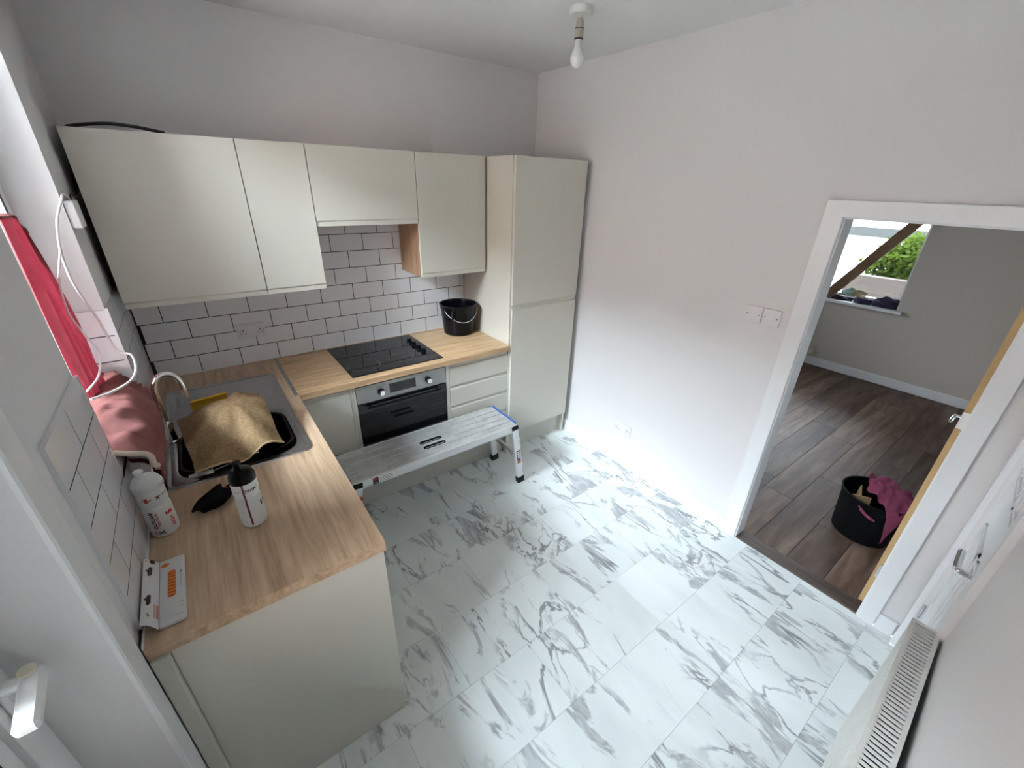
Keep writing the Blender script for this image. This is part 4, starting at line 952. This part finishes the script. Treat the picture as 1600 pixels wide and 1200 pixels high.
# ================================================================ CLOTHS IN THE SINK WINDOW
def hang(u, v):         # u along the window from the far side towards the camera, v downwards
    y = -0.685 - 0.20 * u; top = 1.80 + 0.03 * math.sin(u * 2.2) - 0.10 * max(0, 0.12 - u) / 0.12 * 0.4
    z = top - v * (top - 1.16)
    fold = math.sin(u * 23 + 0.6 * math.sin(v * 4)) * (0.010 + 0.010 * v) + 0.008 * math.sin(u * 51 + 2 * v)
    yy = y + 0.05 * math.sin(v * PI) * (1 - u) * 0.5 - 0.05 * (1 - v) ** 3 * (1 - u) + 0.008 * noise.noise(Vector((u * 5, v * 6, 4)))
    return Vector((-0.098 + fold * 0.8 + 0.02 * v * (1 - u), yy, z))
o = thing('red_cloth', 'backlit red pink cloth hanging across the sink window', 'cloth', (-0.1, -0.99, 1.145))
MB().grid(hang, 70, 40).build('cloth', 'cloth_red', o, smooth=True)
MB().tube([hang(i / 40, 0) for i in range(41)], 0.005, 8).build('hem', 'cloth_pink', o, smooth=True)
MB().tube([hang(0, i / 30) for i in range(31)], 0.003, 8).build('hem', 'cloth_pink', o, smooth=True)
def heap(u, v):         # u along the sill away from the camera, v from the glass over the sill edge and down
    y = -1.325 + 0.70 * u
    L = v * 0.36
    bump = 0.045 + 0.045 * (0.5 + 0.5 * math.sin(u * 5.5 - 0.4)) + 0.06 * max(0, u - 0.55)
    edge = 0.072 + 0.016 * math.sin(u * 4 + 0.5) - 0.05 * max(0, u - 0.62) / 0.38
    if L < 0.19:
        t = L / 0.19; x = -0.115 + t * (edge + 0.115); z = 1.148 + bump * math.sin(min(1, t * 0.85 + 0.12) * PI) ** 0.7
    else:
        t = (L - 0.19) / 0.17; x = edge + 0.012 * math.sin(t * PI); zt_ = 1.148 + bump * math.sin(0.97 * PI) ** 0.7
        z = zt_ - t * (0.12 - 0.07 * u)
    nz = noise.noise(Vector((u * 7, v * 6, 3.1))); n2 = noise.noise(Vector((u * 16, v * 9, 8.0)))
    cr = 1 + 1.3 * max(0, u - 0.62) / 0.38
    return Vector((x + (0.010 * nz + 0.006 * n2) * cr * min(1, L / 0.1), y + 0.010 * n2, max(z + (0.014 * nz + 0.007 * n2) * cr, 0.96 if L > 0.19 else 1.1455)))
o = thing('pink_garment', 'dusty pink garment crumpled over the window sill behind the tap', 'clothing', (0.0, -0.98, 1.145))
MB().grid(heap, 70, 44, thick=0.004).build('cloth', 'cloth_pink', o, smooth=True)
wb_ = [heap(-0.008, 0.30 + 0.36 * k / 20) + Vector((0.002, -0.004, 0.003)) for k in range(21)]
MB().tube(wb_, [0.0085] * 21, 10).build('waistband', 'cloth_cream', o, smooth=True)
MB().grid(lambda u, v: heap(-0.01 + 0.02 * v, 0.4 + 0.55 * u) + Vector((-0.008, 0.012, -0.022 - 0.03 * v)), 16, 4, thick=0.003).build('lining', 'cloth_maroon', o, smooth=True)

# ================================================================ LIVING ROOM THINGS
tb = bucket('garden_tub', 'black flexible tub on the dark wood floor behind the open door', 3.37, -2.592, 0.0005, 0.150, 0.176, 0.30, par_cat='tub', bm_='black_matt')
o = thing('cardboard_box', 'brown cardboard scrap poking out of the black tub', 'cardboard', (3.30, -2.50, 0.1))
MB().obox((3.345, -2.515, 0.245), (0.9, 0.3, 0.2), (-0.33, 0.93, 0.0), (-0.18, -0.07, 0.97), 0.09, 0.006, 0.11).build('flap', 'cardboard', o)
MB().obox((3.285, -2.545, 0.235), (0.35, -0.93, 0.1), (0.93, 0.35, 0.0), (-0.04, 0.1, 0.99), 0.09, 0.006, 0.11).build('flap', 'cardboard', o)
def mauve(u, v):
    x0, y0 = 3.385, -2.63
    a = (u - 0.5) * 1.9; b = (v - 0.5) * 1.9
    x = x0 + 0.03 + a * 0.15 - 0.14 * (1 - u) * (1 - v) ** 1.3; y = y0 - 0.03 + b * 0.118 + 0.05 * u * v
    r = math.hypot((x - 3.37) / 0.178, (y + 2.592) / 0.178)
    z = 0.375 - 0.10 * max(0, r - 0.2) ** 1.5
    if r > 1.0:
        k = 1.0 + (r - 1.0) * 0.16 + 0.035; ang = math.atan2(y + 2.592, x - 3.37)
        x, y = 3.37 + 0.178 * k * math.cos(ang), max(-2.592 + 0.178 * k * math.sin(ang), -2.756); z = 0.315 - (r - 1.0) * 0.34
    n1 = noise.noise(Vector((u * 3.2, v * 3.2, 5))); n2 = noise.noise(Vector((u * 9, v * 9, 6)))
    z += 0.04 * n1 + 0.012 * n2 + 0.012 * math.sin(v * 26 + 3 * n1) * 0.6
    return Vector((x, y, max(z, 0.03)))
o = thing('mauve_cloth', 'mauve pink cloth bundled in the black tub', 'cloth', (3.39, -2.62, 0.2))
MB().grid(mauve, 60, 60, thick=0.004).build('cloth', 'cloth_mauve', o, smooth=True)
MB().tube(smooth_path([(3.195, -2.555, 0.27), (3.183, -2.585, 0.25), (3.178, -2.62, 0.235), (3.177, -2.65, 0.23)], 5), [0.004] * 3 + [0.009] * 10 + [0.007] * 3, 8).build('hem', 'cloth_mauve', o, smooth=True)

# timber brace across the far window
o = tag(origin_to(MB().bar((6.286, -1.135, 0.862), (6.232, -2.02, 2.24), 0.095, 0.045, up=(1, 0, 0), bev=0.003).build('timber_brace', 'timber_brown'), (6.28, -1.15, 0.835)), 'brown timber board leaning diagonally across the far window', 'timber')
def lump(name, label, cat, m, c, sx, sy, sz, seed, group=None):
    mb = MB(); bmesh.ops.create_icosphere(mb.bm, subdivisions=4, radius=1.0)
    for v in mb.bm.verts:
        n = v.co.normalized(); k = 1 + 0.35 * noise.noise(n * 1.7 + Vector((seed, 0, 0))) + 0.22 * abs(noise.noise(n * 4.5 + Vector((0, seed, 0))))
        v.co = Vector((c[0] + n.x * k * sx, c[1] + n.y * k * sy, max(c[2] + n.z * k * sz, c[2] - sz * 0.35)))
    zmin = min(v.co.z for v in mb.bm.verts); 
    o = mb.build(name, m, smooth=True); origin_to(o, (c[0], c[1], zmin)); o.location.z = 0.8335
    return tag(o, label, cat, group)
lump('dark_bag', 'dark purple bag at the open end of the far window sill', 'bag', 'cloth_navy', (6.385, -1.69, 0.87), 0.06, 0.112, 0.075, 1.0)
lump('dark_bag', 'dark navy cloth lying under the leaning timber on the sill', 'cloth', 'cloth_navy', (6.40, -1.20, 0.86), 0.06, 0.17, 0.034, 4.0)
lump('dark_bag', 'small dark purple cloth in the middle of the far sill', 'cloth', 'cloth_navy', (6.37, -1.475, 0.86), 0.05, 0.088, 0.045, 7.0)
def pp_(u, v):
    return Vector((6.345 + 0.09 * v, -1.24 - 0.24 * u, 0.898 + 0.03 * math.sin(u * 3) * v + 0.012 * noise.noise(Vector((u * 5, v * 4, 1))) + 0.035 * v))
tag(origin_to(MB().grid(pp_, 14, 8, thick=0.003).build('paper_sheet', 'cloth_tan', smooth=True), (6.38, -1.36, 0.88)), 'tan paper sheet on top of the cloths on the sill', 'paper')
tag(origin_to(MB().grid(lambda u, v: pp_(u * 0.45 + 0.02, v) + Vector((-0.012, 0.0, 0.012)), 10, 6, thick=0.003).build('plastic_sheet', 'cloth_teal', smooth=True), (6.37, -1.30, 0.89)), 'pale teal wrapper on the tan paper on the sill', 'wrapper')

# ================================================================ OUTSIDE
struct(B(2.4, 6.62, 0.76, 26, -0.75, -0.60).box(6.62, 40, -16, 26, -0.75, -0.60).build('ground_street', 'asphalt'), 'grey street outside the far window', 'ground')
struct(B(-12, -0.31, -14, 12, -0.3, -0.12).build('ground_yard', 'concrete'), 'unseen paved yard outside the back door, darkened to limit bounced light', 'ground')  # colour kept dark to cut light bounced onto the upper walls
o = thing('sky_blocker_house', 'unseen house wall added across the back yard to block low sky', 'building', (-5.6, -1, -0.12))  # unseen house, added to hold back low sky from the kitchen openings
MB().box(-9.0, -5.2, -14, 10, -0.12, 4.5).build('wall', 'brick_dark', o)  # dark colour keeps its bounced light out of the kitchen
MB().prism([(-9.2, 4.5), (-5.0, 4.5), (-7.1, 5.6)], -14.2, 10.2, 'y').build('roof', 'asphalt', o)
o = thing('house_facade', 'white rendered house across the street with grey band', 'building', (20.2, 2, -0.6))
MB().box(20, 26, -12, 22, -0.6, 6.0).build('wall', 'render_white', o)
MB().box(19.93, 20.0, -12, 22, 0.62, 0.92).build('band', 'band_grey', o)
for yy in (-4.0, 0.5, 5.0, 9.0):
    wn = MB().box(19.96, 20.0, yy, yy + 1.6, 1.4, 2.7).build('window', 'upvc', o); MB().box(19.95, 19.96, yy + 0.1, yy + 1.5, 1.5, 2.6).build('pane', 'band_grey', wn)
o = tag(origin_to(MB().box(11.6, 11.85, -4.5, 0.15, -0.6, 0.42).build('garden_wall', 'brick_far'), (11.7, -2, -0.6)), 'low brown brick garden wall across the street', 'wall')
o = thing('hedge_bush', 'bright green leafy bush above the brick garden wall', 'bush', (12.7, -1.0, -0.6))
MB().tube([(12.7, -1.0, -0.6), (12.65, -0.95, 0.2), (12.7, -0.9, 0.7)], [0.06, 0.05, 0.03]).tube([(12.75, -1.4, -0.6), (12.7, -1.5, 0.6)], [0.05, 0.03]).build('stem', 'stem', o)
m = MB()
for k in range(6000):
    th, ph = random.uniform(0, 2 * PI), math.acos(random.uniform(-0.75, 1)); r = random.uniform(0.6, 1.0) * (1 + 0.25 * noise.noise(Vector((math.cos(th) * 2, math.sin(th) * 2, ph * 2))))
    c = Vector((12.5 + 0.65 * r * math.sin(ph) * math.cos(th), -1.1 + 1.25 * r * math.sin(ph) * math.sin(th), 0.62 + 0.68 * r * math.cos(ph)))
    a = Vector((random.gauss(0, 1), random.gauss(0, 1), random.gauss(-0.3, 0.8))).normalized(); b = a.cross(Vector((random.gauss(0, 1), random.gauss(0, 1), random.gauss(0, 1)))).normalized()
    s = random.uniform(0.08, 0.16)
    m.poly([c, c + a * s * 0.5 + b * s * 0.28, c + a * s, c + a * s * 0.5 - b * s * 0.28])
lf = m.build('leaves', 'leaf', o, normals=False); lf['kind'] = 'stuff'
o = thing('parked_car', 'blue car parked outside the far window', 'car', (8.9, -2.3, -0.6))
m = MB(); cx_, x0_, x1_ = 8.9, 8.1, 9.75
side = [(-4.2, -0.30), (-0.75, -0.30), (-0.68, 0.02), (-0.78, 0.20), (-1.75, 0.32), (-3.9, 0.30), (-4.2, 0.12)]
m.prism(side, x0_, x1_, 'x'); m.build('body', 'car_blue', o)
MB().prism([(-3.9, 0.30), (-1.72, 0.32), (-2.3, 0.78), (-3.4, 0.80)], x0_ + 0.12, x1_ - 0.12, 'x').build('windscreen', 'black_glass', o)
MB().prism([(-3.42, 0.80), (-2.28, 0.78), (-2.4, 0.83), (-3.3, 0.84)], x0_ + 0.12, x1_ - 0.12, 'x').build('roof', 'car_blue', o)
for yy in (-3.5, -1.3):
    for xx in (x0_ - 0.01, x1_ - 0.17): MB().cyl((xx, yy, -0.30), 0.30, 0.18, axis='x').build('wheel', 'tyre', o, smooth=True)
